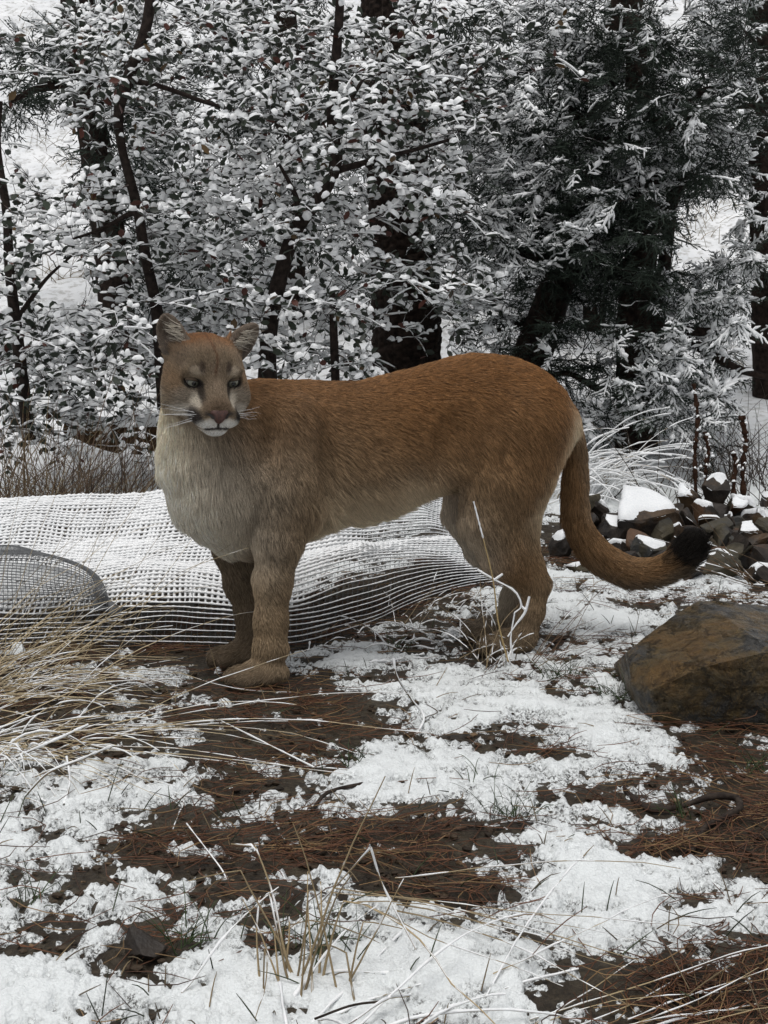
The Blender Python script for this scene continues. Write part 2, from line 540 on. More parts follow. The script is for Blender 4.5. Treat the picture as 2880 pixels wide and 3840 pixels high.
build_needles()

def build_litter():
    # crumbs of earth, bark and old leaf on the bare ground
    rng = np.random.default_rng(515)
    n = 26000
    y = 1.25 + 3.6 * rng.random(n) ** 1.4
    x = (2 * rng.random(n) - 1) * (0.36 * y + 0.15)
    c = cover(x, y)
    ok = (c < 0.05) & (rng.random(n) < np.clip(0.30 + 0.6 * noise(np.stack([x, y], -1), 8, 19), 0.05, 1))
    x, y = x[ok], y[ok]; n = len(x)
    import bmesh
    bm = bmesh.new(); bmesh.ops.create_icosphere(bm, subdivisions=1, radius=1.0)
    tv = np.array([q.co[:] for q in bm.verts]); tf = np.array([[w_.index for w_ in q.verts] for q in bm.faces]); bm.free()
    sz = 0.0022 + 0.006 * rng.random(n) ** 3
    t = tv[None] * (1 + 0.45 * (rng.random((n, len(tv), 1)) - 0.5)) * (sz[:, None] * np.stack([1 + rng.random(n), 1 + 0 * sz, 0.45 + 0.3 * rng.random(n)], -1))[:, None, :]
    a = rng.random(n) * 6.28
    ca, sa = np.cos(a)[:, None], np.sin(a)[:, None]
    v = np.stack([t[..., 0] * ca - t[..., 1] * sa + x[:, None], t[..., 0] * sa + t[..., 1] * ca + y[:, None], t[..., 2] + (ground_z(x, y) + 0.004)[:, None]], -1)
    f = (tf[None] + (np.arange(n) * len(tv))[:, None, None]).reshape(-1, 3)
    cc = np.array((0.055, 0.038, 0.024)) * (0.3 + 1.2 * rng.random((n, 1)))
    pl = rng.random(n) < 0.08
    cc[pl] = np.array((0.16, 0.105, 0.06)) * (0.5 + 0.7 * rng.random((pl.sum(), 1)))
    g = Geo(); g.add(v.reshape(-1, 3), t=f, c=np.repeat(cc, len(tv), 0))
    tag(g.build('ground_litter', mat_attr('earth_crumb', 0.65, 0.25), None, False), 'crumbs of earth and bark scattered over the bare wet ground', 'litter', kind='stuff')
    print('litter', n)

build_litter()
# ================================================================== wire netting
NET_X0, NET_X1 = -1.72, 0.44
NET_PROF = np.array([(0, 0.0), (0.015, 0.06), (0.05, 0.12), (0.11, 0.17), (0.19, 0.197), (0.25, 0.192), (0.33, 0.225), (0.45, 0.288), (0.54, 0.333), (0.58, 0.33), (0.62, 0.24), (0.65, 0.10)])

net_front = NETF

def net_point(x, v):
    """x along the sheet, v 0..1 from the front hem over the top to the back hem"""
    pr = spline(NET_PROF, 200)
    seg = np.concatenate([[0], np.cumsum(np.linalg.norm(np.diff(pr, axis=0), axis=1))])
    seg /= seg[-1]
    dy = np.interp(v, seg, pr[:, 0]); z = np.interp(v, seg, pr[:, 1])
    hs = 0.45 + 0.55 * sstep(0.44, -0.15, x)
    dp = 0.8 + 0.2 * sstep(0.44, 0.0, x)
    y = net_front(x) + dy * dp
    p2 = np.stack([x, y], -1)
    wob = 0.014 * noise(p2, 2.4, 301) + 0.009 * noise(p2, 6.0, 302)
    crease = -0.014 * np.exp(-((v - 0.37 - 0.04 * np.sin(x * 3.1)) / 0.03) ** 2)
    wob = wob + 0.012 * np.sin(x * 11 + v * 9) * sstep(0.0, 0.1, v) * sstep(0.4, 0.2, v)
    z = z * hs * (1 + 0.10 * np.sin(x * 2.3 + 0.6)) + (wob + crease) * np.minimum(1, v * 4) * sstep(1.0, 0.88, v)
    z = z + ground_z(x, y) + 0.004
    return np.stack([x + 0.02 * noise(p2, 3, 303), y + 0.02 * noise(p2, 3.3, 304) * np.minimum(1, v * 5), z], -1)

def build_net():
    root = thing('wire_netting', (-0.6, 4.0, 0), 'crumpled sheet of snow-covered square wire netting on the ground behind the cougar', 'wire netting')
    pitch = 0.0142
    nx = int((NET_X1 - NET_X0) / pitch)
    pr = spline(NET_PROF, 200)
    arc = np.linalg.norm(np.diff(pr, axis=0), axis=1).sum()
    nv = int(arc / pitch)
    xs = np.linspace(NET_X0, NET_X1, nx)
    vs = np.linspace(0, 1, nv)
    V, X = np.meshgrid(vs, xs, indexing='ij')
    Vw = np.clip(V + 0.009 * noise(np.stack([X * 2.6, V * 14], -1), 1.0, 321) * sstep(0, .06, V) * sstep(1, .9, V) + 0.006 * noise(np.stack([X * 9, V * 30], -1), 1.0, 322) * sstep(0, .06, V), 0, 1)
    p = net_point(X + 0.006 * noise(np.stack([X * 30, V * 8], -1), 1.0, 323), Vw)                                     # (nv,nx,3)
    shear = 0.05 * (V - 0.3)
    p[..., 0] += shear
    du = np.gradient(p, axis=1); dv = np.gradient(p, axis=0)
    nrm = unit(np.cross(du, dv))
    nrm = np.where(nrm[..., 2:3] < 0, -nrm, nrm)
    up = nrm[..., 2]
    lod = noise(p, 6, 311) + 0.6 * noise(p, 19, 312)
    cov = sstep(0.35, 0.80, up + 0.12 * lod) * sstep(0.02, 0.16, V)
    cov = np.maximum(cov, 0.16 * sstep(-0.3, 0.6, lod + 0.2 * up))
    g = Geo()
    wc = np.array((0.10, 0.105, 0.11))
    bare = cov < 0.75
    # wires
    wire = mat_noise('galvanised_wire', (0.07, 0.075, 0.08), (0.14, 0.145, 0.15), 40.0, rough=0.5, spec=0.5, bump=0.0)
    for k in range(nv):
        if bare[k].any(): tubes(g, p[k][None], 0.0008, 3)
    for k in range(nx):
        col_ = p[:int(nv * 0.75), k]
        tubes(g, col_[None], 0.0009, 3)
    g.build('wires', wire, root)
    # snow beaded along the wires
    g = Geo()
    rng = np.random.default_rng(9)
    j = 0.75 + 0.5 * rng.random(p.shape[:2])
    deep = sstep(0.1, 0.9, lod)
    rh = (0.0016 + cov * (0.0038 + 0.0030 * deep)) * j
    rv = cov * (0.0042 + 0.0030 * deep) * j
    ofs = np.zeros_like(p); ofs[..., 2] = rh * 0.55 + 0.0006
    ph = p + ofs
    # twice as fine along the row: thicker at each crossing
    for k in range(1, nv):
        q = ph[k]
        mid = (q[1:] + q[:-1]) / 2
        full = np.empty((2 * nx - 1, 3)); full[0::2] = q; full[1::2] = mid
        rr = np.empty(2 * nx - 1); rr[0::2] = rh[k] * 1.12; rr[1::2] = (rh[k][1:] + rh[k][:-1]) / 2 * 0.85
        full[1::2, 2] -= 0.0010 * cov[k][1:]
        tubes(g, full[None], rr, 3)
    ofs = np.zeros_like(p); ofs[..., 2] = rv * 0.4
    pv = p + ofs
    for k in range(nx):
        sel = cov[:, k] > 0.35
        if sel.sum() < 6: continue
        i0, i1 = np.argmax(sel), nv - np.argmax(sel[::-1])
        tubes(g, pv[i0:i1, k][None], np.maximum(rv[i0:i1, k], 0.0004), 4)
    tag(g.build('snow_on_wires', M['snow_soft'], root), kind='stuff')
    # a bare tongue of the same netting folded up on the left
    g = Geo()
    for layer in range(1):
        uu = np.linspace(0, 1, 56); vv = np.linspace(0, 1, 34)
        Vv, Uu = np.meshgrid(vv, uu, indexing='ij')
        x = -1.30 + 0.64 * Uu * (1 - 0.10 * Vv) + layer * 0.005
        hump = np.clip(np.sin(np.pi * np.clip(Uu * 1.02, 0, 1)) ** 0.45, 0, 1)
        y = 3.46 + 0.24 * Vv * hump + 0.02 * noise(np.stack([Uu, Vv], -1), 3, 5)
        z = 0.105 + layer * 0.004 + hump ** 0.6 * (0.125 * np.sin(Vv * np.pi * 0.62) ** 0.8) + 0.010 * noise(np.stack([Uu, Vv], -1), 4, 6)
        q = np.stack([x, y, z], -1)
        for k in range(34): tubes(g, q[k][None], 0.0013, 3)
        for k in range(56): tubes(g, q[:, k][None], 0.0011, 3)
    g.build('folded_tongue', wire, root)

build_net()

# ================================================================== rocks
def ico(sub):
    import bmesh
    bm = bmesh.new()
    bmesh.ops.create_icosphere(bm, subdivisions=sub, radius=1.0)
    v = np.array([x.co[:] for x in bm.verts]); f = np.array([[x.index for x in q.verts] for q in bm.faces])
    bm.free()
    return v, f
ICO3 = ico(4)
ICO2 = ico(2)
ICO1 = ico(1)

def rock_shape(size, seed, cuts=11, rough=0.032, ICO3=None):
    ICO3 = ICO3 or globals()['ICO3']
    rng = np.random.default_rng(seed)
    v, f = ICO3[0].copy(), ICO3[1]
    for i in range(cuts):
        n = unit(rng.normal(size=3) * np.array((1, 1, 0.8)))
        d = 0.40 + 0.30 * rng.random()
        v = v - np.maximum(0, v @ n - d)[:, None] * n
    v = v / np.abs(v).max(0)
    v = v + unit(v) * (rough * fbm(v, 3.0, 4, seed)[:, None] * 2)
    return v * np.asarray(size), f

def rot_z(v, a):
    c, s = math.cos(a), math.sin(a)
    return v @ np.array([[c, s, 0], [-s, c, 0], [0, 0, 1]])

def rot_any(v, a, b):
    ca, sa = math.cos(a), math.sin(a); cb, sb = math.cos(b), math.sin(b)
    return v @ np.array([[1, 0, 0], [0, ca, sa], [0, -sa, ca]]) @ np.array([[cb, 0, -sb], [0, 1, 0], [sb, 0, cb]])

def snow_cap(v, f, thick, seed, lim=0.55, reach=0.3):
    """a skin of snow over the upward faces of a rock"""
    a, b, c = v[f[:, 0]], v[f[:, 1]], v[f[:, 2]]
    n = unit(np.cross(b - a, c - a))
    vn = np.zeros_like(v)
    for i in range(3):
        for k in range(3): vn[:, k] += np.bincount(f[:, i], n[:, k], len(v))
    vn = unit(vn)
    zz = (v[:, 2] - v[:, 2].min()) / np.ptp(v[:, 2])
    hgt = vn[:, 2] + 0.35 * fbm(v, 9, 3, seed) + (zz - 0.7) * 0.5
    w = sstep(lim, lim + reach, hgt)
    nv = v + np.array((0, 0, 1)) * (thick * w * (0.6 + 0.5 * noise(v, 14, seed + 3)) - 0.004)[:, None] + vn * (0.3 * thick * w)[:, None]
    nv += (w * thick * 0.25)[:, None] * noise(v, 45, seed)[:, None] * np.array((0, 0, 1.0))
    keep = (w[f] > 0.02).any(1)
    return nv, f[keep]

M['dark_rock'] = mat_noise('dark_rock', (0.010, 0.008, 0.007), (0.040, 0.031, 0.024), 14.0, rough=0.55, spec=0.3, bump=0.6, dist=0.02, c3=(0.075, 0.046, 0.024), s3=6.0)
M['rust_rock'] = mat_noise('rust_rock', (0.05, 0.028, 0.016), (0.13, 0.070, 0.038), 12.0, rough=0.6, spec=0.25, bump=0.6, dist=0.02, c3=(0.045, 0.040, 0.035), s3=7.0)
M['olive_rock'] = mat_noise('olive_rock', (0.035, 0.030, 0.020), (0.10, 0.085, 0.055), 12.0, rough=0.6, spec=0.25, bump=0.6, dist=0.02, c3=(0.05, 0.05, 0.048), s3=7.0)

def build_rocks():
    # px, py (centre), Y, half width px, half height px, depth factor, material, snow, label
    rows = [
        (2405, 1935, 4.75, 150, 84, 0.9, 'dark_rock', 0.72, 'large black slab-sided rock with a thick cap of snow behind the tail'),
        (2640, 1925, 4.85, 48, 46, 1.0, 'rust_rock', 0.35, 'reddish angular rock with a strip of snow, right of the snow-capped black slab'),
        (2690, 1838, 5.0, 50, 52, 0.9, 'dark_rock', 0.3, 'dark pointed rock at the top of the rock pile, below the dead stalks'),
        (2716, 2004, 4.65, 46, 46, 0.9, 'olive_rock', 0.0, 'olive rounded block just right of the black tail tip'),
        (2810, 2015, 4.7, 62, 55, 0.9, 'dark_rock', 0.2, 'dark slab right of the olive block in the rock pile'),
        (2850, 1960, 4.9, 60, 34, 1.0, 'dark_rock', 1.0, 'dark snow-topped rock at the right edge of the rock pile'),
        (2428, 2052, 4.5, 66, 52, 0.8, 'olive_rock', 0.1, 'olive wedge-shaped rock seen over the bend of the tail'),
        (2690, 2125, 4.4, 95, 42, 0.8, 'olive_rock', 0.15, 'flat brown slab lying under the black tail tip'),
        (2590, 2155, 4.32, 80, 32, 0.8, 'dark_rock', 0.1, 'low dark rock at the front foot of the pile, below the tail tip'),
        (2850, 2165, 4.35, 70, 46, 0.9, 'dark_rock', 0.2, 'dark block at the right edge just behind the big brown boulder'),
        (2305, 1990, 4.7, 62, 40, 0.9, 'dark_rock', 0.35, 'small dark rock with a lump of snow in the crook of the tail'),
        (2335, 2060, 4.62, 62, 40, 0.9, 'dark_rock', 0.95, 'snow-dusted dark rock inside the lower curve of the tail'),
        (2170, 2140, 4.45, 48, 26, 0.9, 'olive_rock', 0.3, 'small olive rock between the hind leg and the tail'),
        (2120, 2040, 4.75, 60, 34, 0.9, 'dark_rock', 0.8, 'low dark rock with snow just behind the hind leg'),
        (2540, 2020, 4.72, 60, 48, 0.9, 'dark_rock', 0.5, 'dark rock in the middle of the pile behind the tail tip'),
        (2590, 1860, 5.0, 60, 36, 0.9, 'dark_rock', 0.6, 'dark rock beside the snow cap of the black slab'),
        (2780, 1905, 5.0, 50, 50, 0.9, 'olive_rock', 0.7, 'olive rock with snow on its shoulder near the right of the pile'),
        (2860, 2075, 4.55, 60, 36, 0.9, 'rust_rock', 0.0, 'rusty brown rock at the right edge above the big boulder'),
        (2780, 2095, 4.55, 50, 34, 0.9, 'dark_rock', 0.0, 'dark wedge between the olive block and the right edge rocks'),
        (2480, 2140, 4.4, 52, 28, 0.9, 'dark_rock', 0.2, 'small dark rock under the bend of the tail'),
        (2630, 2055, 4.6, 55, 40, 0.9, 'dark_rock', 0.15, 'blackish rock directly behind the tail tip'),
        (2230, 1900, 5.0, 52, 28, 0.9, 'dark_rock', 0.8, 'dark snowy rock at the foot of the arching grass tuft'),
        (2740, 1960, 4.85, 45, 40, 0.9, 'dark_rock', 0.5, 'dark rock with snow between the reddish rock and the olive rock'),
    ]
    for i, (px, py, Y, rx, ry, df, mat, sn, lab) in enumerate(rows):
        c = P(px, py, Y)
        s = Y / FPX
        size = (rx * s * 1.12, rx * s * df * 1.05, ry * s * 1.15)
        v, f = rock_shape(size, 400 + i, 12)
        v = rot_any(v, 0.45 * math.sin(i * 2.1), 0.55 * math.sin(i * 1.3 + 1))
        v = rot_z(v, 0.5 * math.sin(i * 1.7)) + c
        # let the rock reach down to what carries it
        gz = ground_z(c[0], c[1])
        low = v[:, 2] < c[2]
        drop = min(0.05, max(0.0, (c[2] - size[2]) - gz))
        v[low, 2] -= drop * ((c[2] - v[low, 2]) / size[2]).clip(0, 1)
        o = mesh_obj('rock', v, f, M[mat], None, False)
        tag(o, lab, 'rock', 'rocks of the pile behind the tail')
        if sn > 0.05:
            sv, sf = snow_cap(v, f, 0.008 + 0.009 * sn, 500 + i, lim=0.86 - 0.36 * sn, reach=0.25)
            if len(sf): tag(mesh_obj('snow_cap', sv, sf, M['snow'], o, True), kind='stuff')

    # rubble filling the heap beneath and between
    rng = np.random.default_rng(88)
    lowp = ico(3)
    for i in range(46):
        px = 2180 + 760 * rng.random(); t = rng.random()
        Y = 4.45 + 0.50 * t
        p = P(px, 1900, Y); x = p[0]
        zz = ground_z(x, Y) + 0.02 + 0.17 * t * (0.4 + 0.6 * rng.random())
        r0 = 0.030 + 0.040 * rng.random()
        v, f = rock_shape((r0 * 1.3, r0 * 1.1, r0 * 0.75), 900 + i, 10, 0.03, lowp)
        v = rot_z(rot_any(v, 0.5 * rng.normal(), 0.5 * rng.normal()), 3 * rng.random()) + np.array((x, Y, zz))
        o = mesh_obj('rubble_stone', v, f, M[('dark_rock', 'dark_rock', 'olive_rock', 'rust_rock')[i % 4]], None, False)
        tag(o, 'small broken stone filling the gaps of the dark rock pile', 'stone', 'rubble of the rock pile')
        if rng.random() < 0.12:
            sv, sf = snow_cap(v, f, 0.008, 950 + i, lim=0.6, reach=0.25)
            if len(sf): tag(mesh_obj('snow_cap', sv, sf, M['snow'], o, True), kind='stuff')

    # the big boulder on the right
    pts = []
    Yf = 2.80
    sil = [(2350, 2450, 2.95), (2425, 2400, 3.02), (2540, 2300, 3.10), (2625, 2252, 3.14), (2660, 2262, 3.12), (2890, 2275, 3.20), (3120, 2340, 3.20), (3230, 2520, 3.10),
           (2372, 2570, 2.86), (2420, 2680, 2.83), (2485, 2730, 2.80), (2600, 2735, 2.80), (3000, 2760, 2.80), (3200, 2700, 2.90),
           (2440, 2590, 2.79), (2640, 2500, 2.75), (2900, 2440, 2.77), (3090, 2440, 2.84)]
    for a in sil: pts.append(P(*a))
    for a in sil[:8]:
        q = P(*a); q = q + np.array((0.02, 0.28, -0.10)); pts.append(q)
    for a in ((2340, 2600, 3.1), (3200, 2650, 3.2), (2800, 2500, 3.45)):
        q = P(*a); q[2] = -0.02; pts.append(q)
    import bmesh
    bm = bmesh.new()
    for q in pts: bm.verts.new(q)
    bmesh.ops.convex_hull(bm, input=bm.verts)
    for v in [v for v in bm.verts if not v.link_faces]: bm.verts.remove(v)
    bmesh.ops.triangulate(bm, faces=bm.faces)
    for _ in range(5):
        long = [e for e in bm.edges if e.calc_length() > 0.012]
        if not long: break
        bmesh.ops.subdivide_edges(bm, edges=long, cuts=1)
        bmesh.ops.triangulate(bm, faces=[f for f in bm.faces if len(f.verts) > 3])
    bm.verts.index_update()
    v = np.array([x.co[:] for x in bm.verts]); f = np.array([[x.index for x in q.verts] for q in bm.faces])
    bm.normal_update()
    vn = np.array([x.normal[:] for x in bm.verts])
    bm.free()
    # undercut below the ridge, layered breaks, pitted skin
    tp = (v - pts[14]) @ unit(np.array((0.15, -0.2, 1.0)))
    lay = noise(np.stack([v[:, 0] * 2, v[:, 1] * 2, v[:, 2] * 9 + v[:, 0] * 2.5], -1), 3.0, 601)
    lk = (v @ unit(np.array((0.25, -0.15, 1.0)))) * 14 + 1.3 * fbm(v, 5, 3, 605)
    steps = sstep(0.0, 0.22, lk - np.floor(lk)) * 0.5 + 0.5 * (noise(np.stack([np.floor(lk), 0 * lk, 0 * lk], -1) + v * 1.5, 1.7, 606)) + 0.5
    disp = 0.0035 * fbm(v, 14, 5, 602) + 0.0012 * noise(v, 80, 603) + 0.006 * (steps - 1)
    v = v + vn * disp[:, None]
    m, nt, b = mat_new('boulder_stone')
    g = N_(nt, 'ShaderNodeNewGeometry')
    n1 = N_(nt, 'ShaderNodeTexNoise', Scale=7.0, Detail=7.0, Roughness=0.62)
    n2 = N_(nt, 'ShaderNodeTexNoise', Scale=45.0, Detail=6.0, Roughness=0.7)
    n3 = N_(nt, 'ShaderNodeTexNoise', Scale=11.0, Detail=8.0, Roughness=0.7, Distortion=1.5)
    for n in (n1, n2, n3): nt.links.new(g.outputs['Position'], n.inputs['Vector'])
    r1 = N_(nt, 'ShaderNodeValToRGB')
    el = r1.color_ramp.elements
    el[0].position, el[0].color = 0.40, (0.058, 0.056, 0.052, 1)
    el[1].position, el[1].color = 0.60, (0.115, 0.066, 0.022, 1)
    e2 = el.new(0.48); e2.color = (0.085, 0.062, 0.030, 1)
    e3 = el.new(0.72); e3.color = (0.060, 0.036, 0.016, 1)
    nt.links.new(n1.outputs['Fac'], r1.inputs['Fac'])
    mr = N_(nt, 'ShaderNodeMapRange'); mr.inputs['From Min'].default_value = 0.3; mr.inputs['From Max'].default_value = 0.7
    mr.inputs['To Min'].default_value = 0.55; mr.inputs['To Max'].default_value = 1.5
    nt.links.new(n2.outputs['Fac'], mr.inputs['Value'])
    sc = N_(nt, 'ShaderNodeVectorMath', operation='SCALE')
    nt.links.new(r1.outputs['Color'], sc.inputs[0]); nt.links.new(mr.outputs['Result'], sc.inputs['Scale'])
    # ochre veins where the distorted noise crosses its middle
    sb = N_(nt, 'ShaderNodeMath', operation='SUBTRACT'); sb.inputs[1].default_value = 0.5
    nt.links.new(n3.outputs['Fac'], sb.inputs[0])
    ab = N_(nt, 'ShaderNodeMath', operation='ABSOLUTE'); nt.links.new(sb.outputs[0], ab.inputs[0])
    vm = N_(nt, 'ShaderNodeMapRange'); vm.inputs['From Min'].default_value = 0.0; vm.inputs['From Max'].default_value = 0.016
    vm.inputs['To Min'].default_value = 0.75; vm.inputs['To Max'].default_value = 0.0
    nt.links.new(ab.outputs[0], vm.inputs['Value'])
    mx = N_(nt, 'ShaderNodeMix', data_type='RGBA')
    nt.links.new(vm.outputs['Result'], mx.inputs['Factor']); nt.links.new(sc.outputs['Vector'], mx.inputs[6])
    mx.inputs[7].default_value = (0.20, 0.13, 0.05, 1)
    nt.links.new(mx.outputs[2], b.inputs['Base Color'])
    b.inputs['Roughness'].default_value = 0.42
    b.inputs['Specular IOR Level'].default_value = 0.35
    n4 = N_(nt, 'ShaderNodeTexNoise', Scale=14.0, Detail=8.0, Roughness=0.75)
    nt.links.new(g.outputs['Position'], n4.inputs['Vector'])
    va = N_(nt, 'ShaderNodeVectorMath', operation='MULTIPLY_ADD'); va.inputs[1].default_value = (0.25, 0.25, 0.25)
    nt.links.new(n4.outputs['Color'], va.inputs[0]); nt.links.new(g.outputs['Position'], va.inputs[2])
    vc = N_(nt, 'ShaderNodeTexVoronoi', Scale=9.0, feature='DISTANCE_TO_EDGE')
    nt.links.new(va.outputs['Vector'], vc.inputs['Vector'])
    ck = N_(nt, 'ShaderNodeMapRange'); ck.inputs['From Max'].default_value = 0.035
    nt.links.new(vc.outputs['Distance'], ck.inputs['Value'])
    dk = N_(nt, 'ShaderNodeMapRange'); dk.inputs['From Max'].default_value = 0.03; dk.inputs['To Min'].default_value = 0.35
    nt.links.new(vc.outputs['Distance'], dk.inputs['Value'])
    s2 = N_(nt, 'ShaderNodeVectorMath', operation='SCALE')
    nt.links.new(mx.outputs[2], s2.inputs[0]); nt.links.new(dk.outputs['Result'], s2.inputs['Scale']); nt.links.new(s2.outputs['Vector'], b.inputs['Base Color'])
    ad0 = N_(nt, 'ShaderNodeMath', operation='ADD'); nt.links.new(n4.outputs['Fac'], ad0.inputs[0]); nt.links.new(n2.outputs['Fac'], ad0.inputs[1])
    ad = N_(nt, 'ShaderNodeMath', operation='MULTIPLY_ADD'); ad.inputs[1].default_value = 0.5
    nt.links.new(ck.outputs['Result'], ad.inputs[0]); nt.links.new(ad0.outputs[0], ad.inputs[2])
    bp = N_(nt, 'ShaderNodeBump', Strength=0.9, Distance=0.02)
    nt.links.new(ad.outputs[0], bp.inputs['Height']); nt.links.new(bp.outputs['Normal'], b.inputs['Normal'])
    o = mesh_obj('boulder', v, f, m, None, False)
    tag(o, 'big wet brown and grey boulder on the needles at the right edge', 'boulder')

    # a small dark stone in the snow near the bottom left
    c = G(520, 3570); c[2] = ground_z(c[0], c[1]) + 0.012
    v, f = rock_shape((0.040, 0.032, 0.026), 731, 9)
    o = mesh_obj('stone', v + c, f, M['dark_rock'], None, False)
    tag(o, 'small dark angular stone in the snow left of the bottom grass tuft', 'stone')

build_rocks()
# ================================================================== grasses, stalks, twigs
M['straw'] = mat_attr('straw', 0.6, 0.25)
M['blade'] = mat_attr('green_blade', 0.5, 0.3)
M['twig'] = mat_noise('twig_bark', (0.018, 0.013, 0.011), (0.05, 0.038, 0.030), 60.0, rough=0.75, spec=0.15, bump=0.4, dist=0.003)

def stems(name, label, base, n, spread, az, az_s, el, el_s, ln, ln_s, droop, seed, rad=0.0010, col=(0.30, 0.23, 0.13), cv=0.35, snow=0.5, snow_r=0.0022,
          cat='grass tuft', group=None, kink=0.0, green=False, mat=None, floor=True):
    """a tuft: stems that leave the ground and bend over under their load"""
    rng = np.random.default_rng(seed)
    base = np.array((base[0], base[1], float(ground_z(base[0], base[1]))))
    root = thing(name, base, label, cat, group)
    K = 10
    a = az + az_s * rng.normal(size=n)
    e = el + el_s * rng.normal(size=n)
    l = np.maximum(0.03, ln + ln_s * rng.normal(size=n))
    b = base + np.stack([spread * rng.normal(size=n), spread * 0.7 * rng.normal(size=n), np.zeros(n)], -1)
    b[:, 2] = ground_z(b[:, 0], b[:, 1]) + 0.004
    pts = np.zeros((n, K, 3)); pts[:, 0] = b
    d_e = e.copy(); d_a = a.copy()
    dr = droop * (0.5 + rng.random(n))
    bend_at = rng.integers(3, 8, n)
    for k in range(1, K):
        d = np.stack([np.cos(d_a) * np.cos(d_e), np.sin(d_a) * np.cos(d_e), np.sin(d_e)], -1)
        pts[:, k] = pts[:, k - 1] + d * (l / (K - 1))[:, None]
        d_e = d_e - dr / (K - 1) + 0.04 * rng.normal(size=n)
        if kink: d_e = np.where((bend_at == k) & (rng.random(n) < kink), d_e - 1.0 - 0.8 * rng.random(n), d_e)
        d_a = d_a + 0.07 * rng.normal(size=n)
    if floor:
        gz = ground_z(pts[..., 0], pts[..., 1]) + 0.008
        pts[..., 2] = np.maximum(pts[..., 2], gz)
    c = np.asarray(col) * (1 + cv * (rng.random((n, 1)) * 2 - 1))
    rr = rad * (0.7 + 0.6 * rng.random(n))[:, None] * np.linspace(1.15, 0.45, K)[None]
    g = Geo(); tubes(g, pts, rr, 3, c)
    tag(g.build('blades' if green else 'stems', mat or (M['blade'] if green else M['straw']), root), kind='stuff')
    if snow > 0:
        # snow clings along the upper side, in beads
        K2 = 17
        u = np.linspace(0, K - 1 - 1e-6, K2); i = u.astype(int); t = (u - i)[None, :, None]
        q = pts[:, i] * (1 - t) + pts[:, i + 1] * t
        tg = unit(np.gradient(q, axis=1))
        flat = np.sqrt(np.clip(1 - tg[..., 2] ** 2, 0, 1))
        on = noise(q, 28, seed) * 0.7 + 0.5 * noise(q, 90, seed + 1) + (snow - 0.5) * 1.8
        r2 = snow_r * np.clip(on + 0.25, 0, 1.3) * (0.35 + 0.65 * flat) * (0.8 + 0.5 * rng.random((n, 1))) * np.linspace(1.1, 0.7, K2)
        r2 = np.where(r2 < snow_r * 0.25, 0.0001, r2)
        q2 = q.copy(); q2[..., 2] += r2 * 0.7
        keep = rng.random(n) < min(1.0, snow + 0.35)
        g = Geo(); tubes(g, q2[keep], r2[keep], 4)
        s_ = g.build('snow_on_stems', M['snow_soft'], root)
        if s_: tag(s_, kind='stuff')
    return root

def Gz(px, py):
    p = G(px, py)
    return p

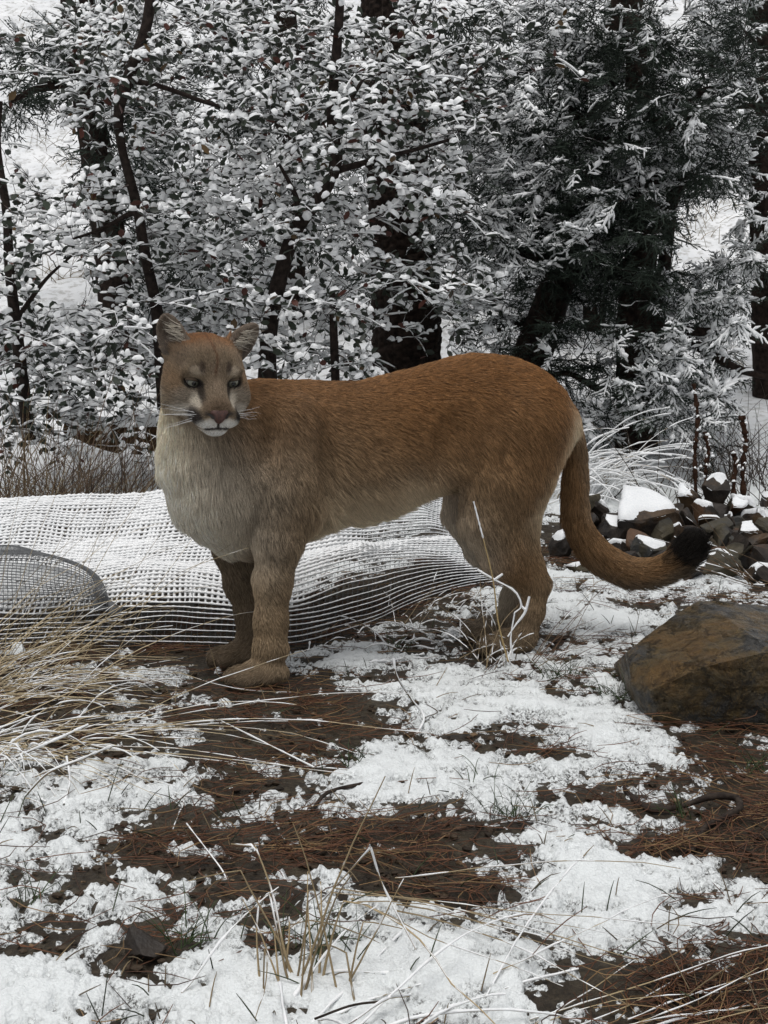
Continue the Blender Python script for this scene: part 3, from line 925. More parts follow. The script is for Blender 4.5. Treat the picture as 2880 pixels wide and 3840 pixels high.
R_ = math.radians
def build_grass():
    straw = (0.46, 0.375, 0.24)
    # the big flattened straw clump at the left
    stems('straw_tuft', 'big pale straw clump sprawling in from the left edge in front of the netting', Gz(-120, 2620), 90, 0.10, R_(14), 0.55, R_(26), 0.34, 0.42, 0.14, 0.6, 21,
          rad=0.0013, col=straw, snow=0.45, snow_r=0.0018, group='dry straw tufts')
    stems('straw_tuft', 'flattened frosted straw lying low at the left edge below the big clump', Gz(-80, 2800), 46, 0.10, R_(0), 0.55, R_(14), 0.18, 0.36, 0.12, 0.42, 22,
          rad=0.0013, col=straw, snow=0.5, snow_r=0.0019, group='dry straw tufts')
    stems('straw_tuft', 'tall thin straw stems rising over the netting at the left edge', Gz(60, 2500), 22, 0.10, R_(20), 0.6, R_(62), 0.2, 0.50, 0.10, 0.35, 23,
          rad=0.0008, col=straw, snow=0.35, snow_r=0.0016, group='dry straw tufts')
    stems('straw_tuft', 'long snow-beaded straw stems lying across the bare earth below the forepaws', Gz(250, 2760), 13, 0.08, R_(-10), 0.30, R_(10), 0.10, 0.50, 0.14, 0.30, 24,
          rad=0.0012, col=straw, snow=0.6, snow_r=0.0017, group='dry straw tufts')
    stems('straw_tuft', 'curled snow-laden straw hanging over the bare bank at the left edge', Gz(120, 2900), 34, 0.13, R_(-40), 0.9, R_(30), 0.3, 0.22, 0.07, 1.9, 25,
          rad=0.0010, col=straw, snow=0.65, snow_r=0.0022, group='dry straw tufts')
    stems('straw_tuft', 'tangle of thin pale straw arching over the dark bank left of the forepaws', Gz(20, 2440), 60, 0.12, R_(-5), 0.7, R_(34), 0.3, 0.34, 0.12, 0.9, 26,
          rad=0.0010, col=(0.38, 0.30, 0.18), snow=0.4, snow_r=0.0017, group='dry straw tufts')
    # bottom centre
    stems('straw_tuft', 'upright bent straw tuft standing in snow at the bottom centre', Gz(1130, 3680), 19, 0.035, R_(60), 1.4, R_(74), 0.18, 0.20, 0.06, 0.35, 31,
          rad=0.0017, col=(0.34, 0.26, 0.15), snow=0.5, snow_r=0.0024, kink=0.45, group='dry straw tufts')
    stems('straw_tuft', 'long straw stems sloping down from the bottom centre tuft towards the camera', Gz(1270, 3380), 9, 0.03, R_(-42), 0.18, R_(14), 0.1, 0.50, 0.08, 0.25, 32,
          rad=0.0014, col=(0.36, 0.28, 0.17), snow=0.45, snow_r=0.0018, group='dry straw tufts')
    stems('straw_tuft', 'snow-loaded straw heap along the bottom edge left of centre', Gz(1250, 3800), 26, 0.10, R_(-10), 1.2, R_(20), 0.25, 0.22, 0.06, 0.8, 33,
          rad=0.0011, col=(0.36, 0.29, 0.18), snow=0.8, snow_r=0.0026, group='dry straw tufts')
    stems('straw_tuft', 'frosted straw stems crossing the bottom right corner', Gz(1900, 3860), 13, 0.09, R_(20), 0.16, R_(10), 0.06, 0.42, 0.06, 0.2, 34,
          rad=0.0011, col=(0.37, 0.29, 0.17), snow=0.6, snow_r=0.0020, group='dry straw tufts')
    # by the hind paws
    stems('straw_tuft', 'frosted dry stems standing in front of the hind paws', Gz(1900, 2500), 26, 0.055, R_(60), 1.5, R_(58), 0.3, 0.17, 0.05, 0.8, 41,
          rad=0.0011, col=(0.25, 0.19, 0.115), snow=0.55, snow_r=0.0026, kink=0.3, group='dry straw tufts')
    stems('straw_tuft', 'thin reddish stems leaning right of the hind paws', Gz(2040, 2500), 12, 0.04, R_(25), 0.5, R_(38), 0.2, 0.22, 0.05, 0.35, 42,
          rad=0.0009, col=(0.14, 0.085, 0.05), snow=0.3, snow_r=0.0016, group='dry straw tufts')
    stems('straw_tuft', 'snow-matted short grass between the fore and hind paws', Gz(1560, 2420), 40, 0.12, R_(60), 2.0, R_(28), 0.25, 0.11, 0.03, 1.2, 43,
          rad=0.0010, col=(0.20, 0.17, 0.11), snow=0.75, snow_r=0.0030, group='dry straw tufts')
    stems('straw_tuft', 'sparse straw in front of the netting beside the hind leg', Gz(1640, 2330), 22, 0.09, R_(30), 0.8, R_(35), 0.25, 0.18, 0.05, 0.6, 44,
          rad=0.0009, col=(0.24, 0.19, 0.12), snow=0.5, snow_r=0.0020, group='dry straw tufts')
    # the arching tuft behind the tail
    stems('straw_tuft', 'arching snow-covered grass tuft behind the tail and above the rocks', G(2130, 1905, 0.02), 90, 0.09, R_(8), 0.35, R_(58), 0.22, 0.46, 0.09, 1.75, 51,
          rad=0.0016, col=(0.40, 0.31, 0.18), snow=0.85, snow_r=0.0042, group='dry straw tufts')
    stems('straw_tuft', 'dry twiggy stems poking out of the rocks at the right edge', P(2860, 2170, 4.25), 14, 0.05, R_(165), 0.5, R_(30), 0.3, 0.30, 0.07, 0.3, 52,
          rad=0.0016, col=(0.13, 0.085, 0.05), snow=0.45, snow_r=0.0030, group='dry straw tufts')
    # one tall seed stem before the hind leg
    r = thing('seed_stem', Gz(1860, 2490), 'single tall pale seed stem in front of the hind leg', 'grass stem')
    Yb = Gz(1860, 2490)[1] - 0.16
    path = spline([P(1905, 2480, Yb), P(1868, 2330, Yb), P(1850, 2180, Yb), P(1812, 2020, Yb), P(1776, 1885, Yb)], 16)
    g = Geo(); tubes(g, path[None], np.linspace(0.0022, 0.0011, 16), 5, np.array((0.42, 0.31, 0.15))); g.build('stem', M['straw'], r)
    pth = spline([P(1812, 2020, Yb), P(1796, 1960, Yb), P(1776, 1882, Yb)], 14)
    g = Geo(); tubes(g, pth[None] + np.array((0, -0.001, 0.001)), np.array([0.001 + 0.0016 * abs(math.sin(i * 1.3)) for i in range(14)]), 5); tag(g.build('snow_on_stem', M['snow_soft'], r), kind='stuff')
    # a white forked twig in front of it
    r = thing('forked_twig', Gz(1940, 2500), 'white snow-sheathed forked twig crossing the hind leg', 'twig')
    g, g2 = Geo(), Geo()
    for pth, w0 in (([(1790, 2140), (1860, 2180), (1930, 2220), (1955, 2275), (1930, 2300)], .0016), ([(1985, 2240), (1968, 2300), (1935, 2345), (1905, 2390)], .0016), ([(1955, 2275), (1970, 2290)], .0014), ([(1850, 2180), (1885, 2155)], .0012), ([(1930, 2300), (1915, 2400), (1925, 2480)], .0014)):
        q = spline([P(a, b_, Yb + 0.02) for a, b_ in pth], 12)
        tubes(g, q[None], w0, 4, np.array((0.16, 0.11, 0.07)))
        q = q.copy(); q[:, 2] += 0.002
        tubes(g2, q[None], 0.0026 + 0.0012 * noise(q, 60, 4), 5)
    g.build('stem', M['straw'], r); tag(g2.build('snow_on_twig', M['snow_soft'], r), kind='stuff')
    # loose blades and bits of stem standing in the snow everywhere
    rng = np.random.default_rng(404)
    n = 520
    y = 1.45 + 3.2 * rng.random(n) ** 1.3
    x = (2 * rng.random(n) - 1) * (0.33 * y + 0.1)
    k_ = noise(np.stack([x, y], -1), 4.0, 17) > -0.15
    x, y = x[k_], y[k_]; n = len(x)
    b = np.stack([x, y, ground_z(x, y) + 0.004], -1)
    a = rng.random(n) * 6.28; e = 0.25 + 0.9 * rng.random(n); l = 0.03 + 0.055 * rng.random(n)
    d = np.stack([np.cos(a) * np.cos(e), np.sin(a) * np.cos(e), np.sin(e)], -1)
    u = np.linspace(0, 1, 4)
    pts = b[:, None] + d[:, None] * (l[:, None] * u)[..., None]
    pts[..., 2] += 0.010 - 0.35 * l[:, None] * u ** 2 * rng.random((n, 1))
    cc = np.where(rng.random((n, 1)) < 0.5, np.array([[0.035, 0.050, 0.020]]), np.array([[0.20, 0.15, 0.085]])) * (0.4 + 0.9 * rng.random((n, 1)))
    g = Geo(); tubes(g, pts, np.array([0.0011, 0.0011, 0.0009, 0.0004]), 3, cc)
    tag(g.build('grass', M['blade']), 'sparse single blades of grass poking through the thin snow', 'grass', kind='stuff')
    # short green grass
    gr = (0.040, 0.062, 0.022)
    spots = [(2300, 2640, 34, 'short green grass growing against the left side of the boulder'), (2350, 2560, 18, 'green blades beside the pointed end of the boulder'),
             (2740, 2700, 40, 'dark green grass tuft with snow in front of the boulder'), (1330, 2880, 14, 'few green blades at the left end of the middle snow patch'),
             (690, 3560, 22, 'green blades in the snow beside the small dark stone'), (1100, 3600, 12, 'green blades at the foot of the bottom centre straw'),
             (1920, 3080, 30, 'snowy green tuft between the two middle mud patches'), (2150, 2550, 14, 'green blades in the snow left of the boulder'),
             (2540, 3080, 12, 'green blades beside the black bent stick'), (2850, 2900, 14, 'green sprig in the needles at the right edge'),
             (100, 3420, 12, 'small green tuft in the snow at the left edge'), (1800, 2960, 8, 'dark blades standing in the middle snow patch'), (1500, 2450, 12, 'green blades between the paws'),
             (2060, 2560, 14, 'dark blades in the snow just below the hind paws'), (1230, 3560, 14, 'dark blades right of the bottom centre straw')]
    for i, (px, py, n, lab) in enumerate(spots):
        stems('grass_tuft', lab, Gz(px, py), n, 0.020, R_(80), 1.6, R_(62), 0.3, 0.055, 0.018, 0.9, 60 + i, rad=0.0010, col=gr, cv=0.5,
              snow=0.5 if n >= 30 else 0.15, snow_r=0.0026, green=True, group='short green grass tufts')
    # snow-buried little grass that makes the mounds
    # black bent stick on the needles
    r = thing('bent_stick', Gz(2640, 3040), 'black bent stick arched over the needles below the boulder', 'stick')
    def gp(px, py, h): 
        q = Gz(px, py); q[2] = ground_z(q[0], q[1]) + h; return q
    q = spline([gp(2330, 2960, 0.004), gp(2420, 3040, 0.006), gp(2540, 3055, 0.012), gp(2660, 3035, 0.020), gp(2755, 3040, 0.022), gp(2770, 3075, 0.018), gp(2715, 3095, 0.012), gp(2640, 3125, 0.010), gp(2590, 3190, 0.004)], 40)
    g = Geo(); tubes(g, q[None], 0.006 + 0.0018 * noise(q, 30, 2), 8); g.build('bark', M['twig'], r)
    tw = [([(1475, 2470, .16), (1490, 2540, .12), (1540, 2620, .06), (1590, 2690, .02), (1560, 2760, .01)], 'snow-sheathed twig leaning down onto the snow between fore and hind paws', .0026),
          ([(1590, 2690, .02), (1640, 2670, .04), (1600, 2640, .06)], 'short white fork of the twig between the paws', .0022),
          ([(90, 2990, .01), (180, 2900, .05), (300, 2850, .06), (420, 2800, .04)], 'thick white snow-covered twig in the straw at the left edge', .0030),
          ([(60, 2840, .03), (200, 2780, .07), (330, 2720, .08)], 'white branching twig above the straw at the left edge', .0028),
          ([(250, 2840, .06), (262, 2930, .03), (240, 3020, .01)], 'hanging white twig tip at the left edge straw', .0030),
          ([(700, 3090, .02), (770, 3180, .03), (830, 3260, .02), (850, 3300, .01)], 'icy bent stem lying on the mud above the small stone', .0013),
          ([(820, 2700, .01), (1000, 2790, .02), (1180, 2880, .015)], 'snow-beaded straw stem lying across the central mud', .0018),
          ([(1390, 3180, .16), (1290, 3290, .10), (1190, 3400, .03)], 'pale bent straw forming the left side of a tent shape at bottom centre', .0016),
          ([(1390, 3180, .16), (1440, 3330, .10), (1560, 3560, .03)], 'pale bent straw forming the right side of a tent shape at bottom centre', .0016)]
    for i, (pp, lab, rr) in enumerate(tw):
        pts_ = []
        for (a_, b_, h_) in pp:
            q = G(a_, b_, h_); pts_.append(q)
        q = spline(pts_, 22)
        q[:, 2] = np.maximum(q[:, 2], ground_z(q[:, 0], q[:, 1]) + 0.006)
        r = thing('snowy_twig', q[-1], lab, 'twig', 'snow-covered twigs on the ground')
        g = Geo(); tubes(g, q[None], rr * 0.62, 5, np.array((0.30, 0.22, 0.12)) * (1.0 if i > 4 else 0.5)); g.build('stem', M['straw'], r)
        q2 = q.copy(); q2[:, 2] += rr * 0.6
        g = Geo(); tubes(g, q2[None], (rr * np.clip(0.75 + 0.6 * noise(q, 45, i), 0.1, 1.4))[None], 6); tag(g.build('snow_on_twig', M['snow_soft'], r), kind='stuff')
    r = thing('fallen_twig', Gz(1330, 2960), 'thin dark twig on the mud left of the middle snow patch', 'twig')
    q = spline([gp(1170, 3060, .004), gp(1210, 3010, .01), gp(1260, 2985, .012), gp(1360, 2965, .014)], 20)
    g = Geo(); tubes(g, q[None], 0.0035, 6); g.build('bark', M['twig'], r)
    r = thing('fallen_twig', Gz(1300, 3800), 'thin dark twig on the snow at the bottom edge', 'twig')
    q = spline([gp(1180, 3830, .03), gp(1320, 3790, .034), gp(1440, 3775, .034)], 12)
    g = Geo(); tubes(g, q[None], 0.0016, 5); g.build('bark', M['twig'], r)

build_grass()
# ================================================================== trees
M['leaf'] = mat_attr('leathery_leaf', 0.45, 0.35)
M['scale'] = mat_attr('juniper_scale', 0.7, 0.15)
M['limb'] = mat_noise('limb_bark', (0.012, 0.009, 0.008), (0.042, 0.031, 0.026), 45.0, rough=0.8, spec=0.12, bump=0.6, dist=0.006)
M['juniper_bark'] = mat_noise('juniper_bark', (0.008, 0.006, 0.005), (0.036, 0.025, 0.020), 38.0, rough=0.85, spec=0.1, bump=0.8, dist=0.010)

def inst(geo, tv, tf, pos, ax, up, sc, col=None, jitter=0.0, rng=None, quad=False):
    """N copies of a little template inside one mesh; ax/up (N,3) local x and z"""
    N = len(pos)
    ax = unit(ax); yy = unit(np.cross(up, ax)); zz = np.cross(ax, yy)
    sc = np.asarray(sc, float)
    if sc.ndim == 1: sc = sc[:, None] * np.ones(3)
    t = np.broadcast_to(tv[None], (N,) + tv.shape).copy()
    if jitter: t = t * (1 + jitter * (rng.random(t.shape[:2] + (1,)) * 2 - 1))
    t = t * sc[:, None, :]
    v = pos[:, None] + t[..., 0:1] * ax[:, None] + t[..., 1:2] * yy[:, None] + t[..., 2:3] * zz[:, None]
    f = (tf[None] + (np.arange(N) * len(tv))[:, None, None]).reshape(-1, tf.shape[1])
    c = None
    if col is not None: c = np.broadcast_to(col[:, None], v.shape).reshape(-1, 3)
    if tf.shape[1] == 3: geo.add(v.reshape(-1, 3), t=f, c=c)
    else: geo.add(v.reshape(-1, 3), q=f, c=c)

LEAF_V = np.array([(0, 0, 0), (.28, .21, .03), (.28, -.21, .03), (.66, .23, .02), (.66, -.23, .02), (1, 0, -.06), (.30, 0, -.03), (.68, 0, -.04)])
LEAF_F = np.array([(0, 6, 1), (0, 2, 6), (6, 7, 3), (6, 3, 1), (6, 2, 4), (6, 4, 7), (7, 5, 3), (7, 4, 5)])
def _pad():
    NP = 6
    v = []
    for r, z in ((1.0, 0.0), (0.93, 0.24), (0.58, 0.46)):
        for i in range(NP):
            a = i * 2 * math.pi / NP + (0.2 if r < 0.9 else 0)
            v.append((0.5 + 0.52 * r * math.cos(a), 0.27 * r * math.sin(a), z))
    v.append((0.5, 0, 0.52))
    f = []
    for k in range(2):
        for i in range(NP):
            a, b = k * NP + i, k * NP + (i + 1) % NP
            f += [(a, b, b + NP), (a, b + NP, a + NP)]
    for i in range(NP): f.append((2 * NP + i, 2 * NP + (i + 1) % NP, 3 * NP))
    return np.array(v), np.array(f)
PAD_V, PAD_F = _pad()
LUMP_V, LUMP_F = ICO1

def grow(limbs, targets, rng, r_end=0.0014, sag=0.10, taper=0.55):
    """thin branches from the limbs out to each target; returns pts (N,9,3), rad (N,9)"""
    nodes, nr = [], []
    for p, r in limbs:
        q = spline(np.concatenate([p, r[:, None]], 1), 60)
        nodes.append(q[:, :3]); nr.append(q[:, 3])
    nodes = np.concatenate(nodes); nr = np.concatenate(nr)
    d0 = np.array([np.min(((nodes - t) ** 2).sum(1)) for t in targets])
    out, rad = [], []
    K = 9
    u = np.linspace(0, 1, K)[:, None]
    for k in np.argsort(d0):
        t = targets[k]
        dv = t - nodes
        dist = np.linalg.norm(dv, axis=1)
        cost = dist + 0.25 * np.maximum(0, nodes[:, 2] - t[2])
        i = int(np.argmin(cost))
        a = nodes[i]; L = dist[i]
        mid = (a + t) / 2 + np.array((0, 0, sag * L)) + rng.normal(size=3) * 0.10 * L
        p = a * (1 - u) ** 2 + 2 * mid * u * (1 - u) + t * u ** 2
        p[1:-1] += rng.normal(size=(K - 2, 3)) * 0.018 * min(L, 0.6)
        r0 = min(nr[i] * taper, 0.0022 + 0.010 * L)
        r = np.linspace(max(r0, r_end), r_end, K)
        out.append(p); rad.append(r)
        nodes = np.concatenate([nodes, p[2:]]); nr = np.concatenate([nr, r[2:]])
    return np.array(out), np.array(rad)

def sample_targets(blobs, gaps, n, Yr, rng, bias=0.0):
    w = np.array([b[2] * b[3] * b[4] for b in blobs], float); w /= w.sum()
    out = []
    while len(out) < n:
        b = blobs[rng.choice(len(blobs), p=w)]
        px, py = b[0] + b[2] * 0.62 * rng.normal(), b[1] + b[3] * 0.62 * rng.normal()
        if any(((px - g[0]) / g[2]) ** 2 + ((py - g[1]) / g[3]) ** 2 < 1 for g in gaps): continue
        if px < -350 or px > 3200 or py < -420: continue
        Y = Yr[0] + (Yr[1] - Yr[0]) * rng.random()
        p = P(px, py, Y)
        if p[2] < ground_z(p[0], p[1]) + 0.06: continue
        out.append(p)
    return np.array(out)

def limb_snow(geo, pts, rad, rng, amount=0.7, thick=0.5):
    tg = unit(np.gradient(pts, axis=1))
    flat = np.clip(1 - np.abs(tg[..., 2]) * 1.15, 0, 1)
    on = np.clip(noise(pts, 9, 44) * 0.8 + 0.5 * noise(pts, 30, 45) + amount, 0, 1.3)
    r = (rad * thick + 0.0026) * flat * on
    q = pts.copy(); q[..., 2] += rad * 0.75
    ok = (r.max(1) > 0.0014)
    if ok.any(): tubes(geo, q[ok], np.maximum(r[ok], 0.0002), 4)

def trunk_mesh(geo, path, rad, sides, plates=0.0, seed=0, rows=None):
    rows = rows or 40
    q = spline(np.concatenate([path, np.asarray(rad)[:, None]], 1), rows)
    p, r = q[:, :3], q[:, 3]
    T = unit(np.gradient(p, axis=0))
    A = unit(np.cross(T, np.array((0.3, 1.0, 0.05)))); B = np.cross(T, A)
    ang = np.arange(sides) * 2 * np.pi / sides
    ring = np.cos(ang)[None, :, None] * A[:, None] + np.sin(ang)[None, :, None] * B[:, None]
    base = p[:, None] + ring * r[:, None, None]
    arc = np.concatenate([[0], np.cumsum(np.linalg.norm(np.diff(p, axis=0), axis=1))])
    d = 0.10 * r[:, None] * fbm(base, 4, 3, seed) + 0.05 * r[:, None] * noise(base, 22, seed + 5)
    if plates > 0:                                    # square plates with furrows between
        cell = plates
        a_ = ang[None] * r.mean() / cell + 0.35 * noise(base, 12, seed + 7)
        row = np.floor(a_)
        b_ = arc[:, None] / (cell * 0.95) + 0.5 * (row % 2) + 0.4 * noise(base, 9, seed + 8)
        fa, fb = a_ - np.floor(a_), b_ - np.floor(b_)
        edge = np.minimum(np.minimum(fa, 1 - fa), np.minimum(fb, 1 - fb))
        d = d - 0.012 * sstep(0.20, 0.04, edge) + 0.003 * noise(np.stack([np.floor(a_), np.floor(b_), 0 * a_], -1), 1.37, seed)
    else:                                             # stringy ridges along the stem
        d = d + 0.06 * r[:, None] * noise(np.stack([ang[None] * 3 + 0 * arc[:, None], arc[:, None] * 2.0 + 0 * ang[None], 0 * base[..., 0]], -1), 2.2, seed + 9)
    V = base + ring * d[..., None]
    k, s = np.meshgrid(np.arange(rows - 1), np.arange(sides), indexing='ij'); s2 = (s + 1) % sides
    f = np.stack([k * sides + s, k * sides + s2, (k + 1) * sides + s2, (k + 1) * sides + s], -1).reshape(-1, 4)
    geo.add(V.reshape(-1, 3), q=f)

def px_path(pts, Y):
    return np.array([P(a[0], a[1], Y if len(a) < 4 else a[3]) for a in pts]), np.array([a[2] * (0.5 if a[2] > 80 else 0.42) * Y / FPX for a in pts])

def oak_tree(label, stems_px, Y, blobs, gaps, n_clusters, Yr, seed, leaf=0.045, snow_p=0.74):
    rng = np.random.default_rng(seed)
    limbs = [px_path(s, Y) for s in stems_px]
    foot = limbs[0][0][-1].copy()
    root = thing('oak_tree', (foot[0], foot[1], float(ground_z(foot[0], foot[1]))), label, 'tree', 'snowy oaks')
    g = Geo()
    for i, (p, r) in enumerate(limbs):
        trunk_mesh(g, p, r, 12, 0, seed + i, 40)
    tr = g.build('trunk', M['limb'], root)
    T = sample_targets(blobs, gaps, n_clusters, Yr, rng)
    bp, br = grow(limbs, T, rng)
    gb, gs = Geo(), Geo()
    tubes(gb, bp, br, 3)
    limb_snow(gs, bp, br, rng, 0.6, 0.9)
    lump = rng.random(len(bp)) < 0.5
    # twiglets with leaves
    n = len(T)
    m = 4
    base = np.repeat(bp[:, -2], m, 0)
    out = unit(np.repeat(bp[:, -1] - bp[:, -4], m, 0))
    d = unit(out * 0.7 + rng.normal(size=(n * m, 3)) * np.array((0.75, 0.75, 0.42)) + np.array((0, 0, 0.12)))
    l = 0.06 + 0.10 * rng.random(n * m)
    u = np.linspace(0, 1, 4)
    tw = base[:, None] + d[:, None] * (l[:, None] * u)[..., None]
    tw[..., 2] -= 0.035 * (u ** 2) * (l / 0.1)[:, None] * rng.random((n * m, 1))
    tubes(gb, tw, np.linspace(0.0018, 0.0010, 4), 3)
    flat_ = np.abs(d[:, 2]) < 0.5
    ts_ = tw[flat_].copy(); ts_[..., 2] += 0.003
    tubes(gs, ts_, (0.0045 * rng.random((len(ts_), 1)) + 0.0008) * np.array([[0.6, 1.0, 1.1, 0.5]]), 5)
    tag(gb.build('branches', M['twig'], root), kind='stuff')
    k = 4
    N = n * m * k
    t = (np.tile(np.linspace(0.25, 1.0, k), n * m) + 0.1 * rng.normal(size=N)).clip(0.05, 1)
    I = np.repeat(np.arange(n * m), k)
    pos = tw[I, 0] * (1 - t)[:, None] + tw[I, -1] * t[:, None]
    sd = np.cross(d, np.array((0, 0, 1.0)))[I]
    sg = np.where(np.tile(np.arange(k) % 2, n * m) == 0, 1, -1)[:, None]
    ax = unit(d[I] * 0.55 + sd * sg * 0.8 + rng.normal(size=(N, 3)) * 0.30 + np.array((0, 0, -0.05)))
    upv = unit(np.array((0, 0, 1.0)) + rng.normal(size=(N, 3)) * np.array((0.42, 0.42, 0.1)))
    vert = rng.random(N) < 0.16
    upv[vert] = unit(rng.normal(size=(vert.sum(), 3)))
    upv[upv[:, 2] < 0] *= -1
    sz = leaf * (0.5 + 0.75 * rng.random(N))
    col = np.array((0.030, 0.040, 0.026)) * (0.55 + 0.8 * rng.random((N, 1)))
    br_ = rng.random(N)
    col[br_ < 0.06] = np.array((0.075, 0.022, 0.014))
    col[(br_ > 0.06) & (br_ < 0.10)] = np.array((0.10, 0.06, 0.022))
    gl = Geo()
    inst(gl, LEAF_V, LEAF_F, pos, ax, upv, np.stack([sz, sz * 1.15, sz], -1), col)
    gl.build('crown', M['leaf'], root)
    zz = np.cross(ax, unit(np.cross(upv, ax)))
    load_ = noise(pos, 2.2, 871) + 0.6 * noise(pos, 6.0, 872)
    ok = (zz[:, 2] > 0.60) & (rng.random(N) < snow_p - 0.02 + 0.42 * load_) & (br_ > 0.05)
    hgt = (0.009 + 0.009 * rng.random(ok.sum())) * np.clip(1.1 + 0.6 * load_[ok], 0.6, 1.7)
    inst(gs, PAD_V, PAD_F, pos[ok] + np.array((0, 0, 0.001)), ax[ok], unit(upv[ok] * 0.6 + np.array((0, 0, 0.5))), np.stack([sz[ok] * (0.75 + 0.35 * rng.random(ok.sum())), sz[ok] * (0.85 + 0.45 * rng.random(ok.sum())), hgt * 2.0], -1), None, 0.10, rng)
    tag(gs.build('snow_on_leaves', M['snow_soft'], root), kind='stuff')
    return root

def spray_templates(nv=6):
    out = []
    for s in range(nv):
        rng = np.random.default_rng(900 + s)
        segs = []
        def bl(a, d, L, depth):
            b = a + d * L + np.array((0, 0, -0.10 * L))
            segs.append((a, b, 0.017 if depth else 0.020))
            if depth >= 2: return
            n = 7 if depth == 0 else 3
            for i in range(n):
                t = (i + 1) / (n + 0.6)
                side = 1 if i % 2 else -1
                a2 = a + (b - a) * t
                ang = side * (0.65 + 0.25 * rng.random())
                dz = 0.35 * rng.normal()
                d2 = np.array((d[0] * math.cos(ang) - d[1] * math.sin(ang), d[0] * math.sin(ang) + d[1] * math.cos(ang), d[2] + dz))
                bl(a2, unit(d2), L * (0.48 - 0.22 * t) * (0.8 + 0.4 * rng.random()), depth + 1)
        bl(np.zeros(3), np.array((1.0, 0, 0)), 1.0, 0)
        g = Geo()
        pts = np.array([[a, b] for a, b, r in segs])
        rr = np.array([[r, r * 0.55] for a, b, r in segs])
        dd_ = unit(pts[:, 1] - pts[:, 0])
        wv = unit(np.cross(dd_, rng.normal(size=dd_.shape)))
        vv_ = np.stack([pts[:, 0] - wv * rr[:, :1], pts[:, 0] + wv * rr[:, :1], pts[:, 1] + wv * rr[:, 1:], pts[:, 1] - wv * rr[:, 1:]], 1).reshape(-1, 3)
        g.add(vv_, q=np.arange(len(vv_)).reshape(-1, 4))
        # the same sprig loaded with snow along its main twigs
        gs = Geo()
        main = [i for i, q in enumerate(segs) if q[2] > 0.019 or np.linalg.norm(q[1] - q[0]) > 0.16]
        ps, rs = [], []
        for i in main:
            a, b, r = segs[i]
            L = np.linalg.norm(b - a)
            w_ = (0.046 if L < 0.6 else 0.050) * (0.7 + 0.6 * rng.random(4)) * np.array((0.5, 1.0, 1.0, 0.35))
            ps.append([a + (b - a) * t + np.array((0, 0, 0.03)) + rng.normal(size=3) * 0.012 for t in (0.05, 0.55, 1.04)]); rs.append(w_[[0, 1, 3]])
        tubes(gs, np.array(ps), np.array(rs), 3)
        out.append((np.concatenate(g.v), np.concatenate(g.q), np.concatenate(gs.v), np.concatenate(gs.q)))
    return out
SPRAYS = spray_templates()

def juniper_foliage(root, limbs, T, seed, size=0.125, per=3, snow=0.7, col=(0.026, 0.036, 0.027), lump=0.032):
    rng = np.random.default_rng(seed)
    bp, br = grow(limbs, T, rng, 0.0018, sag=0.04)
    gb, gs, gl = Geo(), Geo(), Geo()
    tubes(gb, bp, br, 3)
    limb_snow(gs, bp, br, rng, 0.35, 0.4)
    tag(gb.build('branches', M['limb'], root), kind='stuff')
    n = len(T)
    N = n * per
    I = np.repeat(np.arange(n), per)
    w = rng.random(N)[:, None]
    pos = bp[I, -4] * w + bp[I, -1] * (1 - w)
    out = unit(bp[I, -1] - bp[I, -4])
    ax = unit(out * 0.55 + rng.normal(size=(N, 3)) * np.array((0.65, 0.6, 0.38)) + np.array((0, -0.08, -0.26)))
    upv = unit(np.array((0, 0, 1.0)) + rng.normal(size=(N, 3)) * 0.40)
    sz = size * (0.65 + 0.7 * rng.random(N))
    c = np.array(col) * (0.45 + 0.9 * rng.random((N, 1)))
    which = rng.integers(0, len(SPRAYS), N)
    laden = rng.random(N) < np.clip(snow * 0.75 + 0.75 * noise(pos, 3.2, 801) + 0.3 * noise(pos, 9, 803), 0.02, 0.97)
    for k, (tv, tf, sv_, sf_) in enumerate(SPRAYS):
        m = which == k
        if m.any(): inst(gl, tv, tf, pos[m], ax[m], upv[m], sz[m], c[m])
        m = m & laden
        if m.any(): inst(gs, sv_, sf_, pos[m] + np.array((0, 0, 0.004)), ax[m], upv[m], sz[m] * (0.85 + 0.2 * rng.random(m.sum())), None)
    gl.build('crown', M['scale'], root)
    # snow caught on top of the sprays
    per2 = 2
    J = np.repeat(np.where(laden)[0], per2)
    t = rng.random(len(J)) * 0.95
    yv = unit(np.cross(upv, ax))[J]
    sp = pos[J] + ax[J] * (sz[J] * t)[:, None] + yv * (sz[J] * (1 - t) * 0.24 * rng.normal(size=len(J)))[:, None]
    sp[:, 2] += 0.006 - 0.10 * sz[J] * t ** 2
    clump = noise(sp, 3.2, 801) * 0.8 + 0.5 * noise(sp, 9, 802)
    ok = rng.random(len(J)) < np.clip(0.55 + 0.5 * clump, 0.05, 1)
    J, sp = J[ok], sp[ok]
    aj = unit(ax[J] + rng.normal(size=(len(J), 3)) * 0.35)
    s = lump * (0.35 + 0.8 * rng.random(len(J)))
    inst(gs, LUMP_V, LUMP_F, sp, aj, unit(np.array((0, 0, 1.0)) + rng.normal(size=(len(J), 3)) * 0.25), np.stack([s * 0.85, s * 0.55, s * 0.42], -1), None, 0.30, rng)
    tag(gs.build('snow_on_crown', M['snow_soft'], root), kind='stuff')

